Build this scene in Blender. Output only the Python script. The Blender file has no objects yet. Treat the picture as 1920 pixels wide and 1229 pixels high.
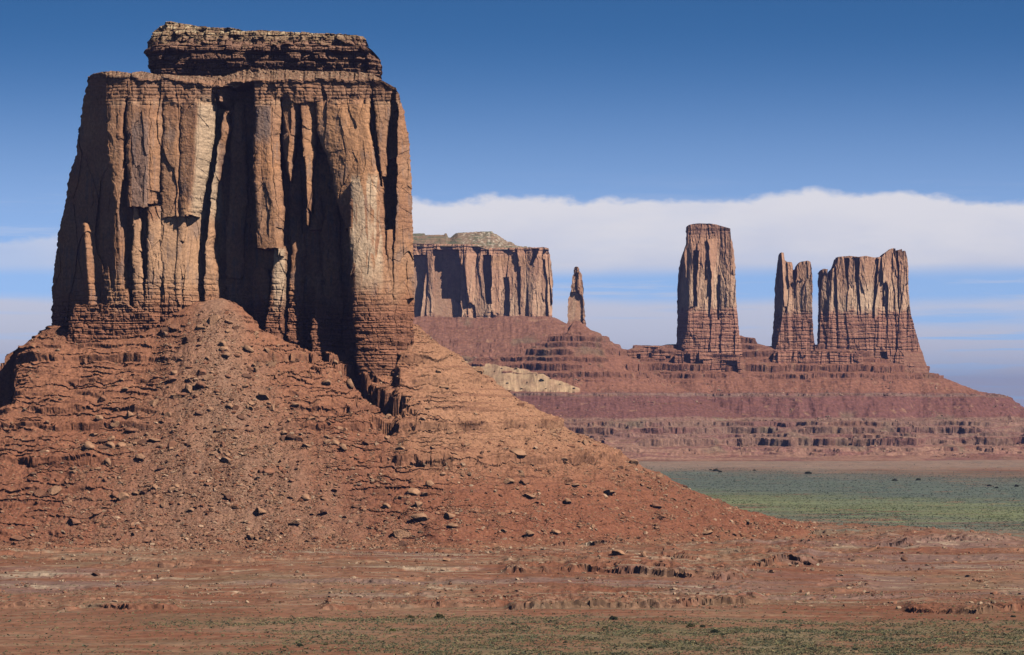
import bpy, math, random
import numpy as np
from concurrent.futures import ThreadPoolExecutor
from mathutils import Vector

random.seed(7)
RS = np.random.RandomState(7)
f32 = np.float32
FPX, HZ, CAMZ = 6460.0, 760.0, 85.0      # focal length in photo pixels, horizon row, eye height
C = bpy.context.scene.collection
SUN_AZ, SUN_EL = 50.0, 42.0              # to the right of straight-behind-the-camera, above horizon

# ------------------------------------------------------------------ noise
def par(fn, *arrs):
    sh = arrs[0].shape
    fl = [np.ascontiguousarray(np.broadcast_to(a, sh), dtype=f32).ravel() for a in arrs]
    n = fl[0].size
    k = max(1, min(64, n // 40000))
    cuts = np.linspace(0, n, k + 1).astype(int)
    with ThreadPoolExecutor(4) as ex:
        res = list(ex.map(lambda i: fn(*[a[cuts[i]:cuts[i + 1]] for a in fl]), range(k)))
    if isinstance(res[0], tuple):
        return tuple(np.concatenate([r[j] for r in res]).reshape(sh) for j in range(len(res[0])))
    return np.concatenate(res).reshape(sh)

def ih(ix, iy, seed):
    h = ix.astype(np.uint32) * np.uint32(374761393) + iy.astype(np.uint32) * np.uint32(668265263) + np.uint32((seed * 2246822519) & 0xffffffff)
    h = (h ^ (h >> np.uint32(13))) * np.uint32(1274126177)
    h = (h ^ (h >> np.uint32(15))) * np.uint32(2246822519)
    return h ^ (h >> np.uint32(16))

def h01(ix, iy, seed):
    return (ih(ix, iy, seed) & np.uint32(0xffffff)).astype(f32) / f32(16777216.0)

def _perlin(x, y, seed):
    xi, yi = np.floor(x), np.floor(y)
    xf, yf = x - xi, y - yi
    xi, yi = xi.astype(np.int32), yi.astype(np.int32)
    u, v = xf * xf * xf * (xf * (xf * 6 - 15) + 10), yf * yf * yf * (yf * (yf * 6 - 15) + 10)
    def g(dx, dy):
        a = h01(xi + dx, yi + dy, seed) * f32(6.2831853)
        return np.cos(a) * (xf - dx) + np.sin(a) * (yf - dy)
    a, b, c, d = g(0, 0), g(1, 0), g(0, 1), g(1, 1)
    return ((a + (b - a) * u) * (1 - v) + (c + (d - c) * u) * v) * f32(1.5)

def fbm(x, y, octv=4, seed=0, gain=0.5, ridged=False):
    def f(x, y):
        s, a, tot = 0, 1.0, 0.0
        for o in range(octv):
            p = _perlin(x * f32(2.03 ** o) + f32(o * 17.3), y * f32(2.03 ** o) - f32(o * 9.1), seed + o)
            s = s + a * ((1 - 2 * np.abs(p)) if ridged else p)
            tot += a
            a *= gain
        return (s / f32(tot)).astype(f32)
    x, y = np.broadcast_arrays(np.asarray(x, f32), np.asarray(y, f32))
    return par(f, x, y)

def cells(x, y, seed=0, jit=0.9):
    """nearest cell: (random a, random b, random c, dx, dy, edge distance)"""
    def f(x, y):
        xi, yi = np.floor(x).astype(np.int32), np.floor(y).astype(np.int32)
        d1 = np.full(x.shape, 9e9, f32); d2 = d1.copy()
        bx, by = xi.copy(), yi.copy(); ddx = np.zeros_like(d1); ddy = np.zeros_like(d1)
        for j in (-1, 0, 1):
            for i in (-1, 0, 1):
                cx, cy = xi + i, yi + j
                px = cx + 0.5 + (h01(cx, cy, seed) - 0.5) * jit
                py = cy + 0.5 + (h01(cx, cy, seed + 101) - 0.5) * jit
                dx, dy = x - px, y - py
                d = dx * dx + dy * dy
                m = d < d1
                d2 = np.where(m, d1, np.minimum(d2, d))
                d1 = np.where(m, d, d1)
                bx, by = np.where(m, cx, bx), np.where(m, cy, by)
                ddx, ddy = np.where(m, dx, ddx), np.where(m, dy, ddy)
        return (h01(bx, by, seed + 7), h01(bx, by, seed + 11), h01(bx, by, seed + 13), ddx.astype(f32), ddy.astype(f32), (np.sqrt(d2) - np.sqrt(d1)).astype(f32))
    x, y = np.broadcast_arrays(np.asarray(x, f32), np.asarray(y, f32))
    return par(f, x, y)

def sstep(a, b, x):
    t = np.clip((x - a) / (b - a), 0, 1)
    return t * t * (3 - 2 * t)

def facets(x, z, sx, sz, seed, tilt=1.0):
    """broken slabs: each cell is a flat tilted facet; returns about -1..1"""
    wx = x + fbm(x / (sx * 1.3), z / (sz * 1.3), 3, seed + 50) * sx * 0.5
    wz = z + fbm(x / (sx * 1.3) + 31, z / (sz * 1.3), 3, seed + 60) * sz * 0.3
    a, b, c, dx, dy, e = cells(wx / sx, wz / sz, seed)
    return (a - 0.5) * 1.2 + tilt * ((b - 0.5) * dx * 2.2 + (c - 0.5) * dy * 1.2), e

def beds(x, z, th, wd, seed, vj=0.7):
    """courses of layered rock: (block offset 0..1, joint 0..1, course number)"""
    zz = z / th + fbm(x / 45.0, z / 60.0, 2, seed) * 0.35
    k = np.floor(zz).astype(np.int32)
    zz = zz + (h01(k, k * 0, seed + 3) - 0.5) * 0.5
    k = np.floor(zz).astype(np.int32); fr = zz - k
    w = wd * (0.5 + 1.2 * h01(k, k * 0 + 5, seed))
    xx = (x + fbm(x / 9.0, z / 9.0, 2, seed + 9) * wd * 0.5) / w + h01(k, k * 0 + 9, seed) * 31.0
    j = np.floor(xx).astype(np.int32); fx = xx - j
    rnd = h01(j, k, seed + 1)
    joint = np.maximum(np.exp(-(np.minimum(fr, 1 - fr) / 0.13) ** 2), vj * np.exp(-(np.minimum(fx, 1 - fx) / 0.10) ** 2))
    return rnd.astype(f32), joint.astype(f32), k

# ------------------------------------------------------------------ objects
def srgb(r, g, b):
    return np.array([((c / 255 + 0.055) / 1.055) ** 2.4 if c > 10 else c / 255 / 12.92 for c in (r, g, b)], f32)

def mix(a, b, t):
    t = np.asarray(t, f32)[..., None]
    return a * (1 - t) + b * t

def tag(o, label=None, cat=None, group=None, kind=None):
    for k, v in (('label', label), ('category', cat), ('group', group), ('kind', kind)):
        if v: o[k] = v
    return o

def empty(name, loc, label, cat, group=None):
    o = bpy.data.objects.new(name, None); C.objects.link(o)
    o.location = loc
    o.empty_display_size = 10
    return tag(o, label, cat, group)

def mesh_obj(name, V, F, col=None, m=None, parent=None, smooth=False):
    V = np.asarray(V, f32); F = np.asarray(F, np.int32)
    n = F.shape[1]
    me = bpy.data.meshes.new(name)
    me.vertices.add(len(V)); me.vertices.foreach_set('co', V.ravel())
    me.loops.add(F.size); me.loops.foreach_set('vertex_index', F.ravel())
    me.polygons.add(len(F))
    me.polygons.foreach_set('loop_start', np.arange(0, F.size, n, dtype=np.int32))
    me.polygons.foreach_set('use_smooth', np.full(len(F), smooth, bool))
    me.update(calc_edges=True)
    if col is not None:
        at = me.color_attributes.new('Col', 'FLOAT_COLOR', 'POINT')
        c4 = np.ones((len(V), 4), f32); c4[:, :3] = np.asarray(col, f32).reshape(-1, 3)
        at.data.foreach_set('color', c4.ravel())
    if m: me.materials.append(m)
    o = bpy.data.objects.new(name, me); C.objects.link(o)
    if parent is not None:
        o.parent = parent
        o.matrix_parent_inverse = parent.matrix_basis.inverted()
    return o

def grid_faces(R, K, closed=False):
    i = np.arange(R - 1)[:, None]
    k = np.arange(K if closed else K - 1)[None, :]
    k2 = (k + 1) % K
    a, b, c, d = i * K + k, i * K + k2, (i + 1) * K + k2, (i + 1) * K + k
    a, b, c, d = np.broadcast_arrays(a, b, c, d)
    return np.stack([a, b, c, d], -1).reshape(-1, 4)

def grid_obj(name, X, Y, Z, col, m, parent=None, closed=False, flip=False, smooth=False):
    R, K = X.shape
    F = grid_faces(R, K, closed)
    if flip: F = F[:, ::-1]
    return mesh_obj(name, np.stack([X, Y, Z], -1).reshape(-1, 3), F, col, m, parent, smooth)

# ------------------------------------------------------------------ materials
def material(name, n_scale=0.6, n_amt=0.35, bump=0.6, bump_scale=0.8, stretch=(1, 1, 1), base=None, rough=0.95):
    m = bpy.data.materials.new(name); m.use_nodes = True
    nt = m.node_tree; N = nt.nodes; L = nt.links
    p = N['Principled BSDF']
    p.inputs['Roughness'].default_value = rough
    p.inputs['Specular IOR Level'].default_value = 0.12
    tc = N.new('ShaderNodeTexCoord'); mp = N.new('ShaderNodeMapping')
    mp.inputs['Scale'].default_value = stretch
    L.new(tc.outputs['Object'], mp.inputs['Vector'])
    n1 = N.new('ShaderNodeTexNoise'); n1.inputs['Scale'].default_value = n_scale
    n1.inputs['Detail'].default_value = 5; n1.inputs['Roughness'].default_value = 0.65
    L.new(mp.outputs['Vector'], n1.inputs['Vector'])
    mr = N.new('ShaderNodeMapRange')
    mr.inputs['From Min'].default_value = 0.3; mr.inputs['From Max'].default_value = 0.7
    mr.inputs['To Min'].default_value = 1 - n_amt; mr.inputs['To Max'].default_value = 1 + n_amt
    L.new(n1.outputs['Fac'], mr.inputs['Value'])
    mx = N.new('ShaderNodeMix'); mx.data_type = 'RGBA'; mx.blend_type = 'MULTIPLY'; mx.inputs[0].default_value = 1
    if base is None:
        at = N.new('ShaderNodeAttribute'); at.attribute_name = 'Col'
        L.new(at.outputs['Color'], mx.inputs[6])
    else:
        mx.inputs[6].default_value = (*base, 1)
    L.new(mr.outputs['Result'], mx.inputs[7])
    L.new(mx.outputs[2], p.inputs['Base Color'])
    if bump:
        n2 = N.new('ShaderNodeTexNoise'); n2.inputs['Scale'].default_value = bump_scale
        n2.inputs['Detail'].default_value = 4
        L.new(mp.outputs['Vector'], n2.inputs['Vector'])
        b = N.new('ShaderNodeBump'); b.inputs['Strength'].default_value = 1.0; b.inputs['Distance'].default_value = bump
        L.new(n2.outputs['Fac'], b.inputs['Height']); L.new(b.outputs['Normal'], p.inputs['Normal'])
    return m

M_CLIFF = material('sandstone_cliff', 0.5, 0.22, 0.5, 0.7)
M_FAR = material('distant_sandstone', 0.12, 0.2, 1.2, 0.2)
M_TALUS = material('talus_soil', 0.55, 0.35, 0.6, 0.6)
M_HILL = material('terraced_hill_rock', 0.16, 0.35, 1.6, 0.16)
M_GROUND = material('desert_soil', 0.25, 0.28, 0.4, 0.3)
M_ROCK = material('boulder_stone', 0.7, 0.25, 0.3, 1.0)
M_SAND = material('dune_sand', 0.2, 0.12, 0.3, 0.2)

# ------------------------------------------------------------------ cliff builder
def I(y, ys, vs):
    return np.interp(y, ys, vs).astype(f32)

def column(D, px, py, ys, xl, xr, dl, dr, bulge=0.0, rnd=0.0):
    """lay a buttress over the relief: between the edges xl..xr (photo columns along the face) its depth runs dl..dr metres"""
    l, r = I(py, ys, xl), I(py, ys, xr)
    t = np.clip((px - l) / np.maximum(r - l, 1e-3), 0, 1)
    dl = I(py, ys, dl) if np.ndim(dl) else dl
    dr = I(py, ys, dr) if np.ndim(dr) else dr
    d = dl + (dr - dl) * t - bulge * np.sin(np.pi * t)
    if rnd:
        e = np.minimum(px - l, r - px) / np.minimum(9.0, np.maximum(r - l, 4) * 0.42)
        d = d + rnd * (1 - np.sqrt(1 - (1 - np.clip(e, 0, 1)) ** 2))
    ins = (px >= l) & (px <= r) & (py >= ys[0]) & (py <= ys[-1])
    return np.where(ins, np.minimum(D, d), D)

def carve(D, px, py, ys, xl, xr, d):
    l, r = I(py, ys, xl), I(py, ys, xr)
    ins = (px >= l) & (px <= r) & (py >= ys[0]) & (py <= ys[-1])
    return np.where(ins, np.maximum(D, d), D)

def wall(Y0, xl, xr, top, bot, relief, colour, nu, nv, thick, plan=None, nb=80, back_amp=2.0, seed=0, jit=1.0):
    """A rock wall: a front of real relief (metres) plus a rounded back, closed over the top.
    xl, xr: (ys, xs) silhouette; top: (xs, ys); relief(px, py) -> metres; returns grids X, Y, Z, COL and number of top rows"""
    u = np.linspace(0, 1, nu, dtype=f32)[None, :]; v = np.linspace(0, 1, nv, dtype=f32)[:, None]
    py = np.broadcast_to(np.min(top[1]) + (bot - np.min(top[1])) * v, (nv, nu)).astype(f32)
    for _ in range(4):
        l, r = I(py, *xl), I(py, *xr)
        px = l + (r - l) * u
        tp = I(px, *top)
        py = (tp + (bot - tp) * v).astype(f32)
    l, r = I(py, *xl), I(py, *xr)
    q = py[:, :1]
    jl = (fbm(q / 9, q * 0 + seed, 4, seed + 31) + np.round(fbm(q / 14, q * 0 + seed + 5, 2, seed + 33) * 3) / 3) * jit
    jr = (fbm(q / 9, q * 0 - seed, 4, seed + 32) + np.round(fbm(q / 14, q * 0 - seed - 5, 2, seed + 34) * 3) / 3) * jit
    px = (l + jl + (r + jr - l - jl) * u).astype(f32)
    pd = plan(px, py) if callable(plan) else I(px, *plan) if plan is not None else np.zeros_like(px)
    D = relief(px, py)
    X = (px - 960) / FPX * (Y0 + pd); Y = Y0 + D; Z = CAMZ + (HZ - py) / FPX * (Y0 + pd)
    col = colour(px, py, D)
    ph = np.linspace(0, np.pi, nb + 2, dtype=f32)[1:-1][None, :]
    xc, hw = (X[:, :1] + X[:, -1:]) / 2, (X[:, -1:] - X[:, :1]) / 2
    ye = (Y[:, -1:] * (np.cos(ph) + 1) + Y[:, :1] * (1 - np.cos(ph))) / 2
    XB = xc + hw * np.sign(np.cos(ph)) * np.abs(np.cos(ph)) ** 0.55 * 0.985
    zf = np.linspace(0, 1, nv, dtype=f32)[:, None]
    arc = ph * (thick / 2 + 10)
    zrow = Z[:, -1:] * (np.cos(ph) + 1) / 2 + Z[:, :1] * (1 - np.cos(ph)) / 2
    fc, _ = facets(arc + 0 * zrow, zrow, 14, 50, seed + 77)
    pxb = XB / Y0 * FPX + 960
    tz = I(pxb, *top); pyb = tz + (bot - tz) * zf
    ZB = CAMZ + (HZ - pyb) / FPX * Y0
    wz = np.sin(ph) ** 0.6
    ZB = ZB * wz + zrow * (1 - wz)
    YB = ye + thick * np.sin(ph) ** 0.5 * (1 + 0 * zf) + fc * back_amp
    CB = colour(pxb.astype(f32), pyb.astype(f32), np.zeros_like(pyb, f32))
    X, Y, Z = np.hstack([X, XB]), np.hstack([Y, YB]), np.hstack([Z, ZB])
    col = np.hstack([col, CB])
    ym = Y0 + thick * 0.5 + 10
    rows = []
    for t in (1.0, 0.75, 0.5, 0.25, 0.06):
        yy = Y[0] + (ym - Y[0]) * t
        zz = Z[0] + (fbm(X[0] / 6, yy / 6, 3, seed + 5) * 1.2 * min(1, 3 * t))
        rows.append((X[0], yy, zz, col[0]))
    X = np.vstack([np.stack([r[0] for r in rows]), X]); Y = np.vstack([np.stack([r[1] for r in rows]), Y])
    Z = np.vstack([np.stack([r[2] for r in rows]), Z]); col = np.concatenate([np.stack([r[3] for r in rows]), col])
    return X.astype(f32), Y.astype(f32), Z.astype(f32), col.astype(f32), len(rows)

def wall_parts(W, nv, names, m, parent):
    """cut the wall's rows into its parts: names = [(name, first v, last v)]"""
    X, Y, Z, col, nt = W
    out = []
    for name, a, b in names:
        i0 = 0 if a <= 0 else nt + int(round(a * (nv - 1)))
        i1 = nt + int(round(b * (nv - 1))) + 1
        s = slice(i0, i1)
        out.append(grid_obj(name, X[s], Y[s], Z[s], col[s], m, parent, closed=True))
    return out

# =========================================================================== THE GREAT BUTTE
TAN = np.array([0.58, 0.345, 0.205], f32); BROWN = np.array([0.40, 0.20, 0.115], f32)
ORANGE = np.array([0.50, 0.24, 0.115], f32); VARN = np.array([0.225, 0.165, 0.145], f32)
RED = np.array([0.30, 0.125, 0.075], f32); DRED = np.array([0.20, 0.085, 0.055], f32)
PALE = np.array([0.68, 0.50, 0.34], f32)

Y0B = 2130.0
MPP = Y0B / FPX
B_XL = ([128, 140, 190, 240, 290, 330, 385, 440, 490, 540, 605, 700], [170, 166, 155, 147, 142, 128, 121, 108, 103, 97, 97, 92])
B_XR = ([128, 150, 165, 210, 260, 330, 430, 540, 605, 700], [704, 716, 744, 757, 767, 771, 774, 777, 775, 776])
B_TOP = ([90, 166, 172, 186, 205, 222, 245, 262, 290, 340, 400, 425, 450, 480, 505, 540, 600, 640, 690, 700, 716, 742, 780], [146, 143, 138, 135, 130, 132, 136, 130, 137, 140, 139, 134, 127, 121, 124, 128, 131, 130, 134, 138, 149, 163, 175])
def B_PLAN(px, py):
    a, s_ = I(py, [130, 260, 300, 380, 420, 640], [197, 203, 206, 214, 216, 216]), I(py, *B_XL)
    t = np.clip((px - s_) / np.maximum(a - s_, 4), 0, 1)
    return np.where(px < a, 58 - 50 * t ** 0.8, I(px, [200, 740, 780], [8, 8, 22])).astype(f32)

def butte_relief(px, py):
    w1, w2 = fbm(px / 26, py / 40, 4, 11), fbm(px / 26 + 9, py / 40, 4, 12)
    qx, qy = px + w1 * 3.6 + fbm(px / 60, py / 14, 3, 13) * 2.2, py + w2 * 8
    arete = I(py, [130, 260, 300, 380, 420, 640], [197, 203, 206, 214, 216, 216])
    sil = I(py, *B_XL)
    t = np.clip((qx - sil) / np.maximum(arete - sil, 4), 0, 1)
    base = np.interp(px, [90, 216, 240, 300, 345, 380, 400, 475, 530, 560, 650, 690, 720, 745, 780], [10, 10, 17, 14, 16, 27, 34, 36, 33, 35, 32, 18, 15, 15, 26]).astype(f32)
    D = np.where(qx < arete, 58 - 50 * t ** 0.8, base)
    rib = np.exp(-((px - I(py, [400, 600], [158, 172])) / 9) ** 2) * sstep(408, 425, py)
    D = D - rib * 9
    jog = (cells(px / 60, py / 48, 14)[0] - 0.5) * 4.5 + (cells(px / 26, py / 18, 15)[1] - 0.5) * 1.2
    qx = qx + jog * sstep(150, 200, px)
    c = lambda *a, **k: column(D, qx, qy, *a, **{'rnd': 2.0, **k})
    # broken bedded foot of the dark corner
    D = c([572, 600, 720], [150, 138, 128], [240, 300, 345], 13, 5)
    D = c([540, 560, 720], [205, 203, 203], [240, 242, 250], 10, 7)
    # first column and its stub
    D = c([120, 150, 240, 300, 350, 398], [197, 197, 200, 204, 207, 214], [243, 241, 233, 231, 228, 221], 8, 6)
    D = c([390, 420, 540, 640], [213, 214, 210, 206], [223, 227, 231, 233], 10, 7)
    # second column, front and lighter right facet, hanging end
    D = c([120, 160, 230, 300, 388], [246, 241, 237, 235, 240], [282, 283, 281, 280, 278], 5, 3)
    D = c([120, 160, 230, 300, 380], [282, 283, 281, 280, 278], [303, 307, 304, 300, 292], 3, 10)
    D = c([384, 420, 500, 560, 720], [249, 247, 248, 250, 250], [259, 260, 266, 276, 276], 8, 9.5)
    D = c([384, 430, 500, 720], [276, 274, 274, 268], [299, 300, 301, 301], 7, 10)
    D = carve(D, qx, qy, [388, 440, 500], [260, 260, 266], [275, 274, 272], 17)
    # wide panel with hanging end, bright right flank
    D = c([120, 165, 250, 330, 408], [303, 305, 303, 297, 300], [337, 339, 336, 333, 332], 10, 6)
    D = c([120, 165, 250, 330, 408], [337, 339, 336, 333, 332], [372, 377, 372, 366, 352], 7.5, 4)
    D = c([150, 165, 250, 330, 404], [372, 377, 372, 366, 352], [400, 404, 397, 386, 370], 4, 18)
    D = c([404, 430, 500, 560, 720], [297, 296, 299, 300, 300], [345, 344, 341, 340, 345], 11, 10)
    # thin rib before the great alcove
    D = c([203, 235, 290, 340, 420, 480, 520, 720], [419, 412, 402, 394, 388, 380, 378, 372], [425, 431, 414, 403, 398, 397, 401, 424], 17, 23)
    # roof of the alcove
    D = c([120, 150, 163], [380, 380, 392], [480, 478, 440], 13, 10)
    # third column: varnished panel and right flank, foot
    D = c([120, 190, 260, 330, 400, 466], [478, 476, 475, 474, 479, 484], [508, 508, 507, 510, 520, 524], 7, 5)
    D = c([120, 190, 260, 330, 400, 480], [508, 508, 507, 510, 520, 524], [531, 527, 522, 527, 531, 531], 5, 12)
    D = c([462, 500, 560, 600, 720], [514, 512, 505, 497, 480], [532, 532, 531, 528, 530], 11, 13)
    D = c([500, 515, 560, 720], [474, 471, 470, 462], [500, 505, 508, 506], 25, 22)
    # broken ribs right of it
    D = c([120, 195, 250, 300, 340], [530, 527, 528, 533, 540], [547, 546, 545, 545, 542], 12, 10)
    D = c([120, 195, 250, 300, 335], [546, 545, 543, 541, 541], [562, 563, 557, 549, 543], 8, 14)
    D = c([120, 205, 260, 330, 380, 420], [563, 564, 567, 573, 575, 577], [592, 594, 592, 584, 580, 578], 8, 13)
    D = c([300, 360, 480, 560, 640], [536, 538, 540, 538, 534], [556, 562, 566, 568, 566], 27, 30)
    D = c([380, 430, 520, 600, 660], [604, 600, 602, 606, 612], [628, 634, 640, 640, 640], 24, 28)
    D = c([190, 260, 330, 420, 520], [432, 428, 424, 420, 418], [452, 456, 458, 456, 452], 27, 30)
    D = c([228, 300, 370], [566, 569, 573], [578, 579, 578], 24, 29)
    D = c([366, 385, 430], [585, 584, 580], [595, 598, 602], 21, 25)
    D = c([525, 545, 580, 620, 720], [594, 591, 586, 582, 575], [600, 604, 612, 620, 626], 17, 22)
    # the big orange face
    D = c([120, 192], [520, 540], [700, 695], 8, 8)
    D = c([186, 210, 244, 275, 320, 366, 430], [588, 590, 593, 606, 618, 625, 648], [693, 693, 694, 699, 706, 712, 716], 7, 1, bulge=2)
    # the pale buttress in front of it
    D = c([322, 330, 345, 430, 480, 530, 600, 720], [686, 668, 658, 655, 663, 660, 664, 676], [706, 714, 717, 721, 724, 732, 742, 748], -3, 3, bulge=3)
    # right-hand panels, crevice, alcoves, outer column
    D = c([120, 195, 260, 332], [697, 699, 706, 714], [737, 733, 724, 723], 6, 8)
    D = carve(D, qx, qy, [198, 260, 300, 350], [693, 697, 704, 712], [697, 705, 711, 716], 16)
    D = carve(D, qx, qy, [204, 240, 292], [736, 728, 726], [747, 746, 745], 20)
    D = carve(D, qx, qy, [296, 360, 470, 500], [724, 722, 726, 728], [744, 743, 737, 734], 24)
    D = c([120, 205, 290, 400, 470, 560], [737, 747, 745, 743, 738, 736], [790, 790, 790, 790, 790, 790], 6, 24)
    D = c([430, 520, 600, 720], [722, 727, 738, 740], [756, 760, 764, 766], 6, 14)
    cor = sstep(196, 178, py + fbm(px / 24, py / 30, 3, 16) * 20) * (1 - sstep(408, 440, px) * sstep(484, 472, px) * sstep(150, 160, py))
    D = np.where(px > 240, D * (1 - 0.8 * cor) + 0.8 * cor * (6.5 + 3.2 * fbm(px / 26, py / 60, 3, 17)), D)
    # recess edges stay crisp; smaller relief over all
    x, z = px * MPP, (HZ - py) * MPP
    fa, ea = facets(x, z, 10, 44, 21, 1.5); fb, eb = facets(x, z, 4.5, 15, 22, 1.3); fc, ec = facets(x, z, 1.4, 4.0, 26)
    D = D + fa * 1.25 + fb * 0.6 * sstep(-0.2, 0.25, fbm(x / 30, z / 40, 2, 35)) + fc * 0.2 * sstep(0, 0.3, fbm(x / 20, z / 25, 2, 36)) + fbm(x / 18, z / 40, 2, 23) * 0.6 + fbm(x / 2.6, z / 3.2, 5, 29) * 0.26
    hc = np.abs(fbm(x / 60, z / 5.5, 3, 37)); D = D + 0.22 * np.exp(-(hc / 0.012) ** 2) * sstep(0, 0.25, fbm(x / 15, z / 15, 2, 38))
    D = D + 0.4 * np.exp(-(ea / 0.03) ** 2) * sstep(0.0, 0.35, fbm(x / 20, z / 30, 2, 30))
    # bedded foot
    lim = np.interp(px, [90, 215, 340, 480, 540, 640, 700, 780], [566, 566, 572, 560, 565, 600, 590, 600]).astype(f32) + fbm(px / 20, py / 20, 3, 24) * 26
    wb = sstep(-12, 14, py - lim)
    r, j, _ = beds(x, z, 3.4, 6.5, 31); r2, j2, _ = beds(x, z, 1.4, 3.6, 32)
    D = D + wb * (r * 1.6 + j * 0.9 + r2 * 0.9 + j2 * 0.6 - 1.5 - np.clip(py - lim, 0, 90) * MPP * 0.12)
    # weaker courses above
    wm = sstep(-70, -10, py - lim) * (1 - wb)
    D = D + wm * (r2 * 0.7 + j * 0.6)
    # bedded cornice
    # debris slope from the rim up to the cap
    rim = np.interp(px, [90, 170, 200, 250, 270, 300, 340, 400, 440, 480, 560, 640, 690, 716, 745, 790], [141, 141, 136, 142, 147, 147, 150, 156, 153, 150, 149, 147, 150, 152, 165, 175]).astype(f32) + fbm(px / 14, py * 0, 3, 27) * 6 + fbm(px / 48, py * 0, 2, 48) * 9
    wt = sstep(205, 180, py + fbm(px / 30, py / 30, 2, 25) * 22) * sstep(0, 3, py - rim)
    r, j, _ = beds(x, z, 2.0, 9.0, 33)
    D = D + wt * (r * 0.8 + j * 0.6 - 0.3)
    D = D - 1.6 * sstep(8, 4, py - rim) * sstep(-1, 1, py - rim)
    up = np.clip(rim - py, 0, None) * MPP
    D = D + up * (1.9 + 0.5 * fbm(x / 3, up / 2, 3, 28)) + sstep(0, 2, up) * fbm(x / 1.6, up / 1.2, 3, 39) * 1.1
    return D.astype(f32)

def butte_colour(px, py, D):
    x, z = px * MPP, (HZ - py) * MPP
    n1, n2 = fbm(px / 70, py / 90, 4, 41), fbm(px / 25, py / 60, 4, 42)
    fa, ea = facets(x, z, 8, 52, 21); fb, eb = facets(x, z, 3.2, 18, 22)
    c = np.broadcast_to(BROWN, px.shape + (3,)).astype(f32)
    c = mix(c, TAN, np.clip(0.16 + n1 * 0.6 + fa * 0.07 + fb * 0.05, 0, 0.75))
    c = mix(c, ORANGE, sstep(0.0, 0.5, n2 + 0.1) * 0.45)
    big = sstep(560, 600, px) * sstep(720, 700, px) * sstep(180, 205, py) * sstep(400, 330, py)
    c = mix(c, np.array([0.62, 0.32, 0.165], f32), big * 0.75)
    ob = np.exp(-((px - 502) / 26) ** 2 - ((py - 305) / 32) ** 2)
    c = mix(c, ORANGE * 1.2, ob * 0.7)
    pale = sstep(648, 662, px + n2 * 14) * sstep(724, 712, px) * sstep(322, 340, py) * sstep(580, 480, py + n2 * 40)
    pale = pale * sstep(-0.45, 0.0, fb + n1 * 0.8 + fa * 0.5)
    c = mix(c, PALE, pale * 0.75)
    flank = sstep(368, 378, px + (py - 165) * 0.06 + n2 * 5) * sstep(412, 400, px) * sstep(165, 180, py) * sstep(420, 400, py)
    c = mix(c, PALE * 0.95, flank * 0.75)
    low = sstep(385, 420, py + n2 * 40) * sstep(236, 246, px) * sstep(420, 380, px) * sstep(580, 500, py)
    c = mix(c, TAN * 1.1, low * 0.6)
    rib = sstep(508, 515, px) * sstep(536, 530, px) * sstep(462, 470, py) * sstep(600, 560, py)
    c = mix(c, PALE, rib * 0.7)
    # desert varnish: long vertical streaks and sheets of dark staining
    st = fbm(px / 5.5, py / 170, 4, 43); sh = fbm(px / 30, py / 45, 3, 44)
    v = sstep(0.05, 0.42, st * 0.6 + sh * 0.75) * (1 - 0.8 * pale) * (1 - 0.8 * flank)
    c = mix(c, VARN, v * 0.55)
    pan = sstep(476, 479, px) * sstep(509, 506, px) * sstep(194, 200, py) * sstep(266, 250, py + n2 * 30)
    c = mix(c, VARN * 1.1, pan * 0.7)
    pan = sstep(244, 250, px) * sstep(282, 276, px) * sstep(210, 240, py) * sstep(400, 380, py)
    c = mix(c, VARN * 1.35, pan * 0.5)
    # upper and lower beds
    top = sstep(205, 178, py + n2 * 18)
    c = mix(c, mix(BROWN * 0.85, np.array([0.34, 0.19, 0.125], f32), sstep(-0.3, 0.3, fbm(px / 90, py / 2.5, 3, 45))), top * 0.85)
    band = np.exp(-((py - 192 + n2 * 6) / 5) ** 2) * sstep(0.0, 0.3, n1 + 0.15)
    c = mix(c, TAN, band * 0.6)
    rim = sstep(152, 144, py)
    c = mix(c, mix(np.array([0.22, 0.125, 0.08], f32), np.array([0.42, 0.29, 0.19], f32), sstep(0.0, 0.4, fbm(px / 5, py / 3, 3, 49))), rim * 0.85)
    bot = sstep(530, 605, py + n2 * 30)
    c = mix(c, mix(DRED, RED * 1.15, sstep(-0.4, 0.4, fbm(px / 70, py / 4, 3, 46))), bot * 0.85)
    return (c * (1 + 0.22 * fbm(px / 3, py / 5, 3, 47))[..., None]).astype(f32)

butte = empty('sandstone_butte', (-170, 2230, 0), 'huge nearby red sandstone butte with flat layered cap and wide rocky talus skirt', 'butte')
nvB = 620
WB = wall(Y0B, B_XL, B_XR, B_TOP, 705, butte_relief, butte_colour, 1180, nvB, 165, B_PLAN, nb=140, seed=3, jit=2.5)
wall_parts(WB, nvB, [('rim_slope', 0, 0.045), ('cliff_face', 0.045, 0.77), ('bedded_foot', 0.77, 1)], M_CLIFF, butte)

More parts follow.
